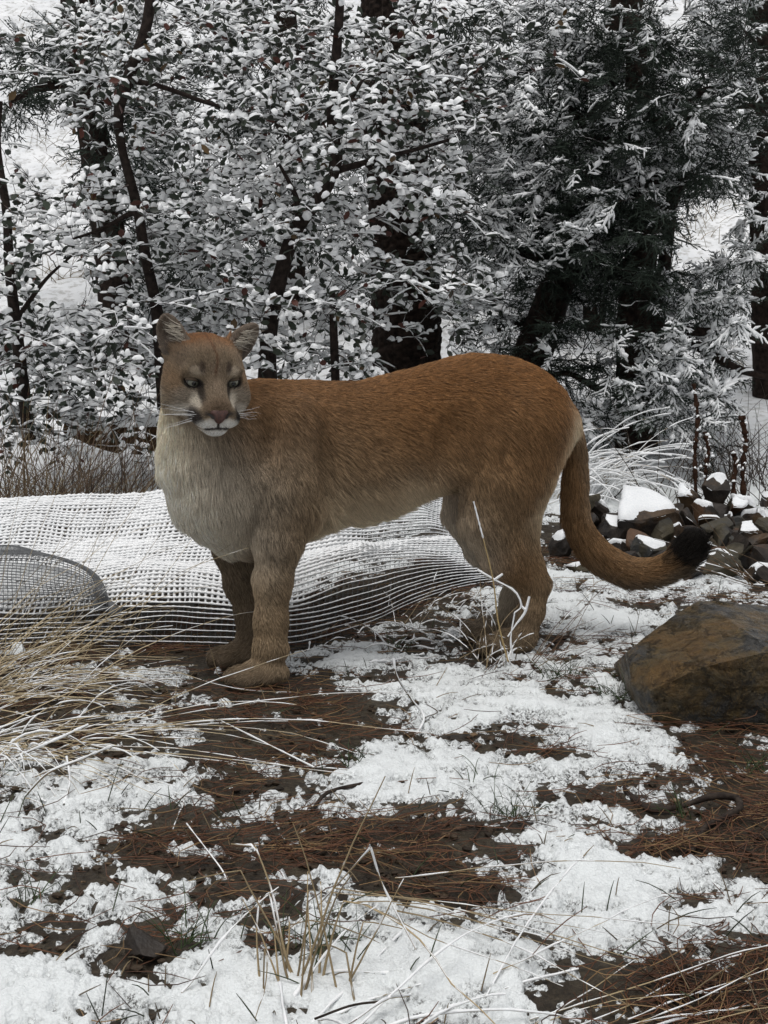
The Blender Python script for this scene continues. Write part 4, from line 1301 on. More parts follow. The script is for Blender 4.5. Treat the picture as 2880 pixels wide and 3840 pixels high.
def juniper_tree(label, trunks, Y, blobs, gaps, n, Yr, seed, plates=0.0, rows=60, sides=18, **kw):
    rng = np.random.default_rng(seed + 1)
    limbs = [px_path(s, Y) for s in trunks]
    foot = limbs[0][0][-1].copy()
    root = thing('juniper_tree', (foot[0], foot[1], float(ground_z(foot[0], foot[1]))), label, 'tree', 'snowy junipers')
    g = Geo()
    for i, (p, r) in enumerate(limbs):
        big = plates > 0 and i == 0
        trunk_mesh(g, p, r, 110 if big else sides, plates if big else 0.0, seed + i, 260 if big else rows)
    g.build('trunk', M['juniper_bark'], root)
    if n:
        T = sample_targets(blobs, gaps, n, Yr, rng)
        juniper_foliage(root, limbs, T, seed + 2, **kw)
    return root

def build_trees():
    gaps = [(200, 560, 120, 170), (90, 60, 130, 110), (200, 1060, 100, 110), (870, 720, 60, 50), (1160, 1020, 50, 60), (500, 690, 50, 60)]
    # ---- oaks in front
    oak_tree('snowy broad-leaved oak with a leaning S-curved stem above the cougar\'s ears',
             [[(565, -260, 40), (562, 0, 46), (540, 130, 46), (480, 300, 50), (445, 420, 44), (458, 560, 40), (515, 780, 46), (545, 960, 50), (590, 1180, 56), (610, 1450, 62), (620, 1640, 70)],
              [(260, 900, 10), (380, 860, 16), (500, 800, 26), (530, 860, 30)], [(900, 420, 10), (760, 380, 18), (620, 330, 22), (480, 300, 30)]], 6.12,
             [(300, 250, 300, 260, .8), (720, 160, 420, 220, 1.25), (400, 720, 300, 300, .8), (780, 640, 380, 330, 1.2), (620, 1120, 420, 240, 1.15), (330, 1350, 260, 140, .8), (760, 1340, 320, 110, 1.0), (420, 1540, 230, 90, .8)], gaps, 340, (5.8, 6.9), 101)
    oak_tree('snowy broad-leaved oak with a forked stem bending left, before the checkered trunk',
             [[(1290, -250, 30), (1270, 100, 40), (1245, 420, 50), (1262, 590, 56), (1215, 720, 60), (1110, 860, 66), (1050, 1040, 70), (1010, 1250, 74), (1000, 1560, 84)],
              [(1360, 300, 14), (1310, 380, 22), (1255, 480, 30)], [(1050, 620, 14), (1110, 740, 24), (1120, 840, 34)], [(1700, 520, 12), (1560, 560, 18), (1400, 600, 24), (1262, 640, 34)],
              [(1245, 1080, 28), (1252, 1250, 36), (1258, 1420, 40), (1262, 1600, 44)]], 6.1,
             [(1180, 200, 400, 240, 1.25), (1520, 250, 300, 300, 1.25), (1880, 170, 190, 150, .6), (1280, 600, 360, 330, 1.2), (1640, 650, 190, 330, .95), (1060, 1130, 330, 230, 1.05),
              (1560, 1060, 230, 230, .75), (1650, 1200, 170, 150, .7), (1130, 1330, 260, 120, 1.0), (1350, 1300, 120, 110, .8)], gaps, 390, (5.7, 6.9), 102)
    oak_tree('small snowy oak with a thin dark stem at the left edge',
             [[(0, 380, 24), (-10, 560, 34), (25, 800, 38), (35, 1000, 42), (62, 1250, 50), (90, 1480, 56), (110, 1650, 60)], [(280, 950, 8), (170, 1050, 16), (60, 1200, 26)]], 5.85,
             [(120, 820, 190, 220, .7), (110, 1120, 210, 230, 1.0), (280, 1380, 260, 150, 1.0), (90, 1500, 150, 120, .8), (160, 1640, 220, 80, .8)], gaps, 130, (5.5, 6.3), 103)
    # ---- junipers
    jg = [(2650, 840, 120, 160), (1840, 1265, 100, 75), (2830, 1480, 120, 160), (2240, 1490, 90, 60), (2400, 820, 40, 60)]
    juniper_tree('big juniper with thick black checkered bark behind the cougar\'s shoulders',
                 [[(1440, -300, 170), (1450, 0, 190), (1475, 400, 215), (1500, 800, 235), (1520, 1100, 245), (1525, 1400, 265), (1530, 1640, 300)],
                  [(1700, 300, 40), (1600, 420, 60), (1490, 560, 90)]], 7.4,
                 [(1750, 850, 180, 190, 1), (1800, 450, 180, 260, 1), (1700, 120, 300, 180, .8), (1150, 350, 300, 300, .5), (900, 900, 300, 300, .5)], jg + gaps, 130, (7.2, 8.4), 201, plates=0.048, snow=0.30, per=6)
    juniper_tree('bushy juniper with a leaning dark trunk behind the cougar\'s back',
                 [[(2330, -250, 70), (2300, 150, 84), (2240, 500, 100), (2160, 850, 120), (2060, 1150, 135), (1980, 1380, 150), (1950, 1600, 170)],
                  [(2600, 620, 50), (2480, 780, 62), (2380, 950, 50), (2300, 1050, 60)], [(1850, 900, 22), (1960, 950, 34), (2100, 980, 50)], [(2050, 350, 20), (2150, 420, 34), (2230, 520, 50)],
                  [(1800, 1250, 10), (1900, 1230, 20), (2030, 1180, 40)]], 7.0,
                 [(2150, 180, 300, 230, 1.3), (2000, 600, 270, 320, 1.25), (2280, 650, 280, 280, 1.2), (1850, 860, 220, 190, .9), (2150, 960, 300, 190, 1.0), (2030, 1160, 220, 130, .8), (2080, 1400, 160, 110, .8), (1900, 1330, 160, 90, .7), (2230, 1560, 130, 90, .6)],
                 jg[:1] + jg[2:3], 480, (6.4, 7.6), 202, snow=0.46, per=6)
    juniper_tree('juniper with a straight dark trunk and low snowy boughs right of the cougar\'s rump',
                 [[(2380, -100, 60), (2390, 350, 84), (2420, 700, 104), (2400, 1000, 120), (2375, 1250, 130), (2380, 1500, 136), (2390, 1680, 160)],
                  [(2590, 640, 40), (2520, 760, 56), (2490, 1000, 60), (2440, 1200, 64)], [(2900, 1420, 22), (2760, 1380, 34), (2600, 1290, 48), (2430, 1230, 60)],
                  [(2900, 1310, 22), (2740, 1250, 34), (2580, 1240, 40), (2420, 1190, 50)], [(2030, 1420, 16), (2130, 1400, 24), (2250, 1460, 34), (2360, 1480, 46)],
                  [(2900, 290, 22), (2700, 330, 36), (2550, 380, 44), (2420, 480, 54)], [(2900, 400, 20), (2720, 400, 30), (2560, 440, 40), (2420, 560, 50)]], 6.7,
                 [(2480, 330, 300, 270, 1.2), (2560, 600, 220, 220, 1.0), (2350, 950, 220, 200, .9), (2520, 1150, 220, 130, .9), (2720, 180, 180, 180, .6), (2760, 1000, 160, 120, .55), (2680, 1360, 180, 120, .6),
                  (2380, 1400, 180, 100, .55), (2300, 700, 200, 250, .8), (2560, 1600, 170, 110, .7), (2560, 1450, 250, 110, .7), (2280, 1650, 130, 60, .5)],
                 jg[:1] + jg[2:3], 450, (6.1, 7.3), 203, snow=0.52, per=6)
    juniper_tree('dark juniper trunk cut by the right edge of the picture',
                 [[(2850, -300, 90), (2855, 100, 96), (2858, 500, 100), (2866, 900, 110), (2880, 1300, 120), (2890, 1600, 130)], [(2650, 640, 20), (2760, 620, 34), (2858, 660, 50)]], 8.0,
                 [(2780, 120, 160, 160, 1), (2800, 650, 130, 180, .8), (2780, 1050, 150, 130, .8)], jg, 90, (7.6, 8.6), 204, snow=0.45, per=6)
    juniper_tree('dim juniper with a tapering trunk behind the left oak',
                 [[(270, -300, 120), (300, 100, 120), (335, 400, 112), (372, 650, 116), (410, 900, 120), (440, 1200, 130), (450, 1450, 140)], [(40, 380, 20), (150, 330, 34), (300, 300, 56)]], 8.8,
                 [(330, 150, 280, 190, 1), (140, 380, 190, 110, .8), (480, 450, 160, 250, .7), (560, 850, 220, 250, .8)], [gaps[0], gaps[1], gaps[2]], 150, (8.4, 9.4), 205, snow=0.3, size=0.19, per=5)
    juniper_tree('thin dark juniper trunk in the gap left of the checkered trunk',
                 [[(1060, -300, 80), (1070, 100, 84), (1080, 500, 90), (1090, 900, 96), (1100, 1300, 104), (1100, 1500, 110)]], 9.6,
                 [(1000, 300, 300, 280, 1), (1250, 800, 260, 260, .8), (760, 1000, 240, 240, .7), (1200, 1250, 240, 160, .6)], [gaps[3], gaps[4]], 150, (9.2, 10.2), 206, snow=0.3, size=0.20, per=5)
    juniper_tree('low juniper bush far behind the rump between the trunks',
                 [[(2200, 700, 60), (2220, 1000, 80), (2230, 1300, 90), (2230, 1500, 100)]], 9.4,
                 [(2150, 850, 260, 260, 1), (2300, 1150, 200, 160, .8), (2450, 600, 200, 200, .8), (2000, 300, 300, 250, .8)], jg, 150, (9.0, 10.0), 207, snow=0.3, size=0.20, per=5)

build_trees()

def build_underbrush():
    # fallen log with snow behind the netting
    root = thing('fallen_log', (-1.1, 6.3, 0), 'rotten brown log with snow along its top lying behind the netting at left', 'log')
    p = np.array([P(250, 1600, 6.35), P(420, 1640, 6.3), P(600, 1650, 6.3), P(800, 1660, 6.35)])
    g = Geo(); trunk_mesh(g, p, [0.035, 0.065, 0.07, 0.07], 24, 0, 5, 60)
    g.build('bark', mat_noise('rotten_wood', (0.035, 0.020, 0.011), (0.10, 0.060, 0.030), 18.0, rough=0.8, spec=0.1, bump=0.7, dist=0.01), root)
    q = spline(p, 60)[None].copy(); q[..., 2] += 0.072
    g = Geo(); tubes(g, q, 0.040 * np.clip(0.7 + 0.9 * noise(q[0], 7, 3), 0.1, 1.3)[None], 8); tag(g.build('snow_on_log', M['snow'], root), kind='stuff')
    # bare brush and dry grass behind the netting
    specs = [(40, 1850, 40, 'brown dry stems standing in front of the left edge oak', (0.16, 0.11, 0.06), 70), (260, 1840, 34, 'thin bare stems behind the left part of the netting', (0.10, 0.065, 0.042), 74),
             (480, 1840, 60, 'tangled grey grass behind the netting beside the cougar\'s chest', (0.22, 0.175, 0.11), 35), (560, 1830, 60, 'matted dry grass just left of the cougar\'s neck', (0.20, 0.155, 0.10), 25),
             (360, 1830, 30, 'sparse brown stems behind the middle of the netting', (0.12, 0.08, 0.05), 60), (150, 1700, 24, 'faint straw stems under the left edge oak', (0.30, 0.23, 0.13), 72)]
    specs += [(60, 1780, 46, 'dense brown thicket stems at the foot of the left edge oak', (0.10, 0.070, 0.045), 66), (330, 1760, 40, 'dark bare brush in front of the fallen log', (0.055, 0.038, 0.028), 62),
              (200, 1820, 60, 'matted straw-brown grass along the back of the netting at left', (0.20, 0.15, 0.09), 38),
              (440, 1700, 34, 'upright brown weed stems in front of the fallen log', (0.13, 0.09, 0.055), 70)]
    specs += [(2840, 1780, 26, 'dark bare weed stems on the slope at the right edge', (0.045, 0.032, 0.024), 66), (2700, 1700, 24, 'thin dark brush behind the dead stalks', (0.05, 0.036, 0.026), 64),
              (2830, 1620, 24, 'thin dark twigs under the juniper at the right edge', (0.04, 0.03, 0.022), 60), (2480, 1700, 26, 'frosted brush below the straight juniper trunk', (0.06, 0.045, 0.03), 55)]
    for i, (px, py, n, lab, c, el) in enumerate(specs):
        b = P(px, py, (5.0 if px < 1000 else 5.7) + 0.12 * (i % 6)); 
        stems('straw_tuft', lab, b, int(n * 1.5), 0.12, R_(60 if i % 2 else 120), 1.1, R_(el), 0.35, 0.30 if el < 50 else 0.42, 0.09, 0.6, 140 + i, rad=0.0020, col=c, snow=0.35, snow_r=0.0026, group='dry straw tufts')
    # dead stalks by the rocks
    for i, (px, top, bot, w_, lab) in enumerate([(2610, 1440, 1830, 13, 'tall dead brown stalk rising from the top of the rock pile'), (2790, 1560, 1850, 16, 'dead knobbly seed stalk at the right, the taller of the close pair'),
                                           (2755, 1690, 1860, 18, 'shorter dead seed stalk close beside the knobbly one'), (2650, 1620, 1830, 12, 'short dark stalk just right of the tall dead one')]):
        Y = 5.2
        r = thing('dead_stalk', P(px, bot + 40, Y), lab, 'dead stalk', 'dead stalks at the rock pile')
        q = spline([P(px - 8, top, Y), P(px + 6, (2 * top + bot) / 3, Y), P(px - 4, (top + 2 * bot) / 3, Y), P(px, bot + 60, Y)], 50)
        rr = w_ * 0.62 * Y / FPX * (0.6 + 0.9 * np.abs(noise(q, 75, i)))
        g = Geo(); tubes(g, q[None], rr[None], 8); g.build('stem', mat_noise('dead_stalk', (0.022, 0.012, 0.009), (0.075, 0.040, 0.026), 70.0, rough=0.9, spec=0.05, bump=0.6), r)
        rng = np.random.default_rng(i)
        idx = rng.integers(2, 44, 26)
        sp = q[idx] + rng.normal(size=(26, 3)) * 0.010
        g = Geo(); inst(g, PAD_V - np.array((.5, 0, .1)), PAD_F, sp, rng.normal(size=(26, 3)), np.tile((0, 0, 1.0), (26, 1)), 0.009 + 0.010 * rng.random(26), None, .3, rng)
        tag(g.build('snow_on_stalk', M['snow_soft'], r), kind='stuff')
    # dry tufts on the hillside seen through the gaps
    rng = np.random.default_rng(3)
    spots = [(200, 560, 'dry tuft on the hillside snow in the tall gap at upper left'), (100, 110, 'dry tuft on the hillside in the top left corner gap'), (230, 1060, 'dry tuft on the hillside seen beside the left edge oak stem'),
             (2660, 860, 'dry tuft on the hillside in the gap between the right-hand junipers'), (2700, 800, 'second dry tuft, higher in the gap between the right-hand junipers'), (2840, 1500, 'dry tuft on the slope at the right edge above the dead stalks'),
             (260, 640, 'dry tuft lower in the tall gap at upper left'), (2600, 920, 'dry tuft at the foot of the gap between the right-hand junipers')]
    for i, (px, py, lab_) in enumerate(spots):
        # march along the ray to the slope
        for Y in np.arange(8.5, 30, 0.15):
            q = P(px, py, Y)
            if q[2] < ground_z(q[0], q[1]) + 0.05: break
        stems('straw_tuft', lab_, (q[0], q[1]), 16, 0.10, R_(60), 1.5, R_(60), 0.3, 0.24, 0.08, 0.8, 170 + i, rad=0.003, col=(0.20, 0.16, 0.10), snow=0.0, group='tufts on the far hillside')

build_underbrush()
# ================================================================== the cougar
def build_cougar():
    root = thing('cougar', (-0.05, 3.35, 0), 'tawny cougar with pale chest standing side-on and looking back over its shoulder', 'cougar')
    S = 1 / FPX

    def Yax(px):
        return 3.27 + (px - 1000) * (0.25 / 1050)

    def W(px, r, Y=None):                       # a length in photograph pixels at that place, in metres
        return r * (Yax(px) if Y is None else Y) * S

    # -------- the head's own axes
    E0 = P(801, 1436, 3.03)
    yaw, pit, roll = math.radians(22), math.radians(11), math.radians(-1.5)
    F = np.array((math.sin(yaw) * math.cos(pit), -math.cos(yaw) * math.cos(pit), -math.sin(pit)))
    X = np.array((math.cos(yaw), math.sin(yaw), 0.0))
    U = np.cross(F, X)
    X, U = X * math.cos(roll) + U * math.sin(roll), U * math.cos(roll) - X * math.sin(roll)
    HB = np.stack([X, F, U])                    # rows: local axes
    HO = E0 - 0.07 * F

    def L(x, f, z):
        return HO + x * X + f * F + z * U

    VOX = 0.0049
    lo = np.array((-0.62, 2.83, -0.03))
    hi = np.array((0.92, 3.80, 0.94))
    dim = np.ceil((hi - lo) / VOX).astype(int)
    fld = np.full(dim, 0.3, np.float32)
    ax = [lo[i] + np.arange(dim[i], dtype=np.float32) * VOX for i in range(3)]

    def apply(d_fn, bmin, bmax, k, mode='add'):
        pad = k + 0.03
        i0 = np.clip(np.floor((np.array(bmin) - pad - lo) / VOX).astype(int), 0, dim)
        i1 = np.clip(np.ceil((np.array(bmax) + pad - lo) / VOX).astype(int), 0, dim)
        if np.any(i1 <= i0): return
        sl = tuple(slice(a, b) for a, b in zip(i0, i1))
        x = ax[0][sl[0]][:, None, None]; y = ax[1][sl[1]][None, :, None]; z = ax[2][sl[2]][None, None, :]
        d = d_fn(x, y, z).astype(np.float32)
        a = fld[sl]
        if mode == 'add':
            h = np.clip(0.5 + 0.5 * (a - d) / k, 0, 1)
            fld[sl] = a * (1 - h) + d * h - k * h * (1 - h)
        else:
            d = -d
            h = np.clip(0.5 - 0.5 * (a - d) / k, 0, 1)
            fld[sl] = a * (1 - h) + d * h + k * h * (1 - h)

    def cone(a, b, r1, r2, k=0.03, mode='add'):
        a = np.asarray(a, float); b = np.asarray(b, float)
        ba = b - a; bb = float(ba @ ba)
        def f(x, y, z):
            px, py, pz = x - a[0], y - a[1], z - a[2]
            h = np.clip((px * ba[0] + py * ba[1] + pz * ba[2]) / bb, 0, 1)
            return np.sqrt((px - ba[0] * h) ** 2 + (py - ba[1] * h) ** 2 + (pz - ba[2] * h) ** 2) - (r1 + (r2 - r1) * h)
        m = max(r1, r2)
        apply(f, np.minimum(a, b) - m, np.maximum(a, b) + m, k, mode)

    def chain(pts, k=0.03):
        for (a, ra), (b, rb) in zip(pts[:-1], pts[1:]):
            cone(a, b, ra, rb, k)

    def ell(c, r, k=0.03, R=None, mode='add'):
        c = np.asarray(c, float); r = np.asarray(r, float)
        B = np.eye(3) if R is None else np.asarray(R)
        def f(x, y, z):
            px, py, pz = x - c[0], y - c[1], z - c[2]
            q = [(px * B[i, 0] + py * B[i, 1] + pz * B[i, 2]) for i in range(3)]
            k0 = np.sqrt(sum((q[i] / r[i]) ** 2 for i in range(3)))
            k1 = np.sqrt(sum((q[i] / r[i] ** 2) ** 2 for i in range(3)))
            return k0 * (k0 - 1) / np.maximum(k1, 1e-4)
        m = r.max()
        apply(f, c - m, c + m, k, mode)

    # -------- trunk: a table of top line, under line and half width along a straight axis
    tab = [(690, 1690, 1850, 0.030), (760, 1560, 1960, 0.085), (850, 1490, 2035, 0.118), (950, 1450, 2070, 0.135),
           (1080, 1436, 2030, 0.140), (1246, 1434, 1952, 0.140), (1340, 1437, 1942, 0.138), (1449, 1412, 1915, 0.130),
           (1585, 1376, 1850, 0.116), (1700, 1342, 1825, 0.116), (1790, 1329, 1840, 0.138), (1924, 1344, 1820, 0.138),
           (2020, 1388, 1760, 0.125), (2080, 1440, 1700, 0.100), (2122, 1515, 1640, 0.06), (2152, 1560, 1610, 0.02)]
    A0 = P(1000, 1700, Yax(1000)); A1 = P(2050, 1700, Yax(2050))
    adir = unit((A1 - A0) * np.array((1, 1, 0)))
    ldir = np.array((-adir[1], adir[0], 0))     # away from the camera
    ts, tt, tb, tw = [], [], [], []
    for px, a, b, wd in tab:
        q1, q2 = P(px, a, Yax(px)), P(px, b, Yax(px))
        ts.append((q1 - A0) @ adir); tt.append(q1[2]); tb.append(q2[2]); tw.append(wd)
    ss = np.linspace(ts[0], ts[-1], 200)
    def smooth_tab(v):
        v = np.interp(ss, ts, v)
        kz = np.exp(-np.linspace(-2, 2, 21) ** 2); kz /= kz.sum()
        return np.convolve(np.pad(v, 10, mode='edge'), kz, mode='valid')
    st_, sb_, sw_ = smooth_tab(tt), smooth_tab(tb), smooth_tab(tw)

    def trunk(x, y, z):
        s = (x - A0[0]) * adir[0] + (y - A0[1]) * adir[1]
        l = (x - A0[0]) * ldir[0] + (y - A0[1]) * ldir[1]
        sc = np.clip(s, ts[0], ts[-1])
        top = np.interp(sc, ss, st_); bot = np.interp(sc, ss, sb_); wd = np.interp(sc, ss, sw_)
        zc, h = (top + bot) / 2, (top - bot) / 2
        q = (z - zc) / h
        wd = wd * (1.0 - 0.10 * np.clip(q, -1.2, 1.2))              # a little fuller low down
        e = 2.25
        d = ((np.abs(l / wd) ** e + np.abs(q) ** e) ** (1 / e) - 1) * np.minimum(wd, h)
        return np.maximum(d, np.abs(s - sc) + d * 0.5)
    apply(trunk, np.array((-0.55, 2.95, 0.2)), np.array((0.60, 3.75, 0.92)), 0.02)

    # -------- neck and ruff
    neck = [((755, 1480), 115, 3.16), ((762, 1580), 142, 3.18), ((792, 1700), 182, 3.19), ((850, 1840), 194, 3.20), ((905, 1940), 150, 3.22)]
    chain([(P(a[0], a[1], Y), W(0, r, Y)) for a, r, Y in neck], 0.03)
    chain([(P(850, 1590, 3.21), 0.095), (P(1000, 1632, 3.25), 0.105), (P(1150, 1640, 3.30), 0.105)], 0.04)
    # shoulder masses
    for sgn in (-1, 1):
        o = ldir * 0.097 * sgn
        ell(P(1085, 1690, 3.28) + o, (0.070, 0.050, 0.128), 0.03)
        ell(P(1040, 1840, 3.25) + o * 1.02, (0.072, 0.058, 0.10), 0.04)
    # hollows behind the shoulder, before the thigh and along the last rib
    for c_, r_, k_ in ((P(1225, 1740, Yax(1225) - 0.158), (0.030, 0.030, 0.120), 0.03), (P(1690, 1720, Yax(1690) - 0.140), (0.045, 0.030, 0.100), 0.03), (P(1010, 1610, Yax(1010) - 0.150), (0.024, 0.034, 0.075), 0.025)):
        ell(c_, r_, k_, None, 'cut')
    # -------- fore legs
    near = [(P(1045, 1850, 3.155), W(0, 92, 3.15)), (P(1042, 2020, 3.15), W(0, 82, 3.15)), (P(1022, 2180, 3.14), W(0, 64, 3.14)),
            (P(1016, 2330, 3.135), W(0, 57, 3.13)), (P(1014, 2430, 3.13), W(0, 58, 3.13)), (P(1000, 2490, 3.125), W(0, 52, 3.12))]
    chain(near, 0.022)
    far = [(P(925, 1880, 3.335), W(0, 84, 3.3)), (P(880, 2050, 3.335), W(0, 74, 3.3)), (P(905, 2190, 3.325), W(0, 56, 3.3)),
           (P(932, 2300, 3.32), W(0, 45, 3.3)), (P(938, 2390, 3.315), W(0, 44, 3.3)), (P(930, 2440, 3.31), W(0, 44, 3.3))]
    chain(far, 0.022)

    def paw(c, ang, size=1.0):
        d = np.array((math.cos(ang), math.sin(ang), 0)); n = np.array((-d[1], d[0], 0))
        c = np.array((c[0], c[1], 0.0))
        R = np.stack([d, n, [0, 0, 1]])
        ell(c + d * -0.004 * size + np.array((0, 0, 0.030)), (0.056 * size, 0.043 * size, 0.034), 0.015, R)
        for i, (a, b) in enumerate(((0.040, -0.031), (0.056, -0.011), (0.056, 0.012), (0.040, 0.032))):
            ell(c + d * a * size + n * b * size + np.array((0, 0, 0.022)), (0.026 * size, 0.0140 * size, 0.026), 0.004, R)
    paw(P(980, 2530, 3.12), math.radians(200), 1.06)
    paw(P(905, 2460, 3.30), math.radians(202), 1.0)

    # -------- hind legs
    def hind(off):
        def Q(px, py, Y): return P(px, py, Y) + off
        Yn = 3.43
        ell(Q(1960, 1640, Yn - 0.005), (0.095, 0.060, 0.160), 0.035)
        chain([(Q(1950, 1600, Yn), W(0, 165, 3.43)), (Q(1880, 1800, Yn - 0.01), W(0, 150, 3.43)), (Q(1842, 1950, Yn - 0.02), W(0, 108, 3.43)),
               (Q(1890, 2080, Yn - 0.02), W(0, 80, 3.43)), (Q(1975, 2170, Yn - 0.01), W(0, 50, 3.43))], 0.03)
        chain([(Q(1975, 1780, Yn), W(0, 98, 3.43)), (Q(1955, 1950, Yn), W(0, 58, 3.43)), (Q(1992, 2110, Yn), W(0, 34, 3.43)),
               (Q(2025, 2190, Yn), W(0, 36, 3.43))], 0.025)
        chain([(Q(2012, 2195, Yn), W(0, 46, 3.43)), (Q(1992, 2290, Yn - 0.005), W(0, 45, 3.43)), (Q(1965, 2390, Yn - 0.01), W(0, 44, 3.43)),
               (Q(1940, 2420, Yn - 0.01), W(0, 42, 3.43))], 0.018)
        c = Q(1905, 2430, Yn - 0.01)
        paw(c, math.radians(200), 0.98)
    hind(np.zeros(3))
    hind(ldir * 0.150 + adir * 0.020)

    # -------- tail
    tail = [((2112, 1550), 42, 3.55), ((2142, 1640), 36, 3.57), ((2156, 1740), 36, 3.58), ((2156, 1860), 39, 3.58), ((2162, 1950), 43, 3.58),
            ((2204, 2040), 47, 3.58), ((2278, 2105), 48, 3.58), ((2364, 2142), 45, 3.57), ((2450, 2143), 42, 3.55), ((2525, 2110), 38, 3.53),
            ((2575, 2062), 38, 3.52), ((2600, 2025), 26, 3.51)]
    tp = spline(np.array([np.append(P(a[0], a[1], Y), r * Y * S) for a, r, Y in tail]), 40)
    chain([(t[:3], t[3]) for t in tp], 0.012)
    TAIL = tp[:, :3]

    # -------- head
    def hl(x, f, z, r, k=0.02, mode='add', B=HB):
        ell(L(x, f, z), r, k, B, mode)
    hl(0, -0.012, 0.012, (0.082, 0.092, 0.074), 0.03)
    hl(0, 0.040, 0.040, (0.052, 0.040, 0.036), 0.03)           # forehead
    for s in (-1, 1):
        hl(s * 0.055, 0.010, -0.038, (0.038, 0.058, 0.046), 0.03)  # cheek
        hl(s * 0.050, 0.046, -0.020, (0.026, 0.024, 0.020), 0.02)  # cheekbone
        hl(s * 0.041, 0.060, 0.026, (0.026, 0.016, 0.0115), 0.014) # brow
    cone(L(0, 0.055, 0.022), L(0, 0.112, -0.040), 0.024, 0.023, 0.022)   # bridge
    hl(0, 0.075, -0.061, (0.050, 0.052, 0.036), 0.020)          # muzzle
    for s in (-1, 1):
        hl(s * 0.0235, 0.104, -0.069, (0.0300, 0.031, 0.0215), 0.008)    # whisker pad
    hl(0, 0.098, -0.094, (0.027, 0.028, 0.0165), 0.007)         # chin
    hl(0, 0.045, -0.075, (0.05, 0.06, 0.034), 0.02)            # jaw
    EYES = [np.array((s * 0.0445, 0.0545, -0.0005)) for s in (-1, 1)]
    for e in EYES:
        ell(L(*e), (0.0185, 0.0195, 0.0135), 0.004, HB, 'cut')
    # ears: cups
    def ear(base, tip, face, wid):
        b, t = L(*base), L(*tip)
        up = unit(t - b)
        fc = unit(HB.T @ np.array(face)); fc = unit(fc - up * (fc @ up))
        sd = np.cross(fc, up)
        h = np.linalg.norm(t - b)
        R = np.stack([sd, fc, up])
        c = b + up * h * 0.50
        def egg(cc, r, k, mode):
            def fn(x, y, z):
                px, py, pz = x - cc[0], y - cc[1], z - cc[2]
                q = [(px * R[i, 0] + py * R[i, 1] + pz * R[i, 2]) for i in range(3)]
                sc = 1 - 0.42 * np.clip(q[2] / r[2] * 0.5 + 0.45, 0, 1.0)
                k0 = np.sqrt((q[0] / (r[0] * sc)) ** 2 + (q[1] / r[1]) ** 2 + (q[2] / r[2]) ** 2)
                return (k0 - 1) * r[1] * 0.8
            m_ = max(r)
            apply(fn, cc - m_, cc + m_, k, mode)
        egg(c - fc * 0.006, (wid * 1.12, 0.021, h * 0.54), 0.006, 'add')
        egg(c + up * 0.003 + fc * 0.0205, (wid * 0.98, 0.0285, h * 0.49), 0.004, 'cut')
        ell(b + up * 0.006 - fc * 0.008 - unit(b - HO) * 0.010, (wid * 0.80, 0.020, 0.024), 0.02, R)
        return c, R, h, wid
    EARS = [ear((-0.065, -0.018, 0.050), (-0.090, -0.034, 0.126), (-0.30, 0.95, 0.0), 0.0335),
            ear((0.066, -0.020, 0.042), (0.124, -0.034, 0.106), (0.35, 0.93, -0.1), 0.0335)]

    g = openvdb.FloatGrid(0.3)
    g.copyFromArray(fld)
    g.transform = openvdb.createLinearTransform(VOX)
    pts, tris, quads = g.convertToPolygons(0.0, 0.0)
    pts = np.asarray(pts, float) + lo
    quads = np.asarray(quads)[:, ::-1]
    tris = np.asarray(tris)[:, ::-1] if len(tris) else np.zeros((0, 3), int)
    # keep the largest shell only, clamp the soles to the ground
    pts[:, 2] = np.maximum(pts[:, 2], 0.0)
    # Laplacian smoothing
    e = np.concatenate([quads[:, [0, 1]], quads[:, [1, 2]], quads[:, [2, 3]], quads[:, [3, 0]]])
    for it in range(3):
        acc = np.zeros_like(pts); n = np.zeros(len(pts))
        for c in range(3):
            acc[:, c] = np.bincount(e[:, 0], pts[e[:, 1], c], len(pts)) + np.bincount(e[:, 1], pts[e[:, 0], c], len(pts))
        n = np.bincount(e[:, 0], minlength=len(pts)) + np.bincount(e[:, 1], minlength=len(pts))
        pts = pts * 0.5 + 0.5 * acc / np.maximum(n, 1)[:, None]

    # -------- coat
    C = dict(rufous=(0.300, 0.140, 0.047), drk=(0.120, 0.056, 0.024), brown=(0.300, 0.175, 0.082), tan=(0.330, 0.235, 0.140),
             grey=(0.225, 0.170, 0.112), orange=(0.39, 0.220, 0.095), cream=(0.78, 0.67, 0.49), white=(0.84, 0.775, 0.655), wg=(0.56, 0.485, 0.38),
             pawc=(0.24, 0.18, 0.12), ltan=(0.42, 0.31, 0.19), inner=(0.55, 0.48, 0.39))
    N_near, N_far = -0.13, 0.13
    def an(px, py, dY, c, ln, fl, sg=0.085, wt=1.0):
        return (P(px, py, Yax(px) + dY), C[c], ln, fl, sg, wt)
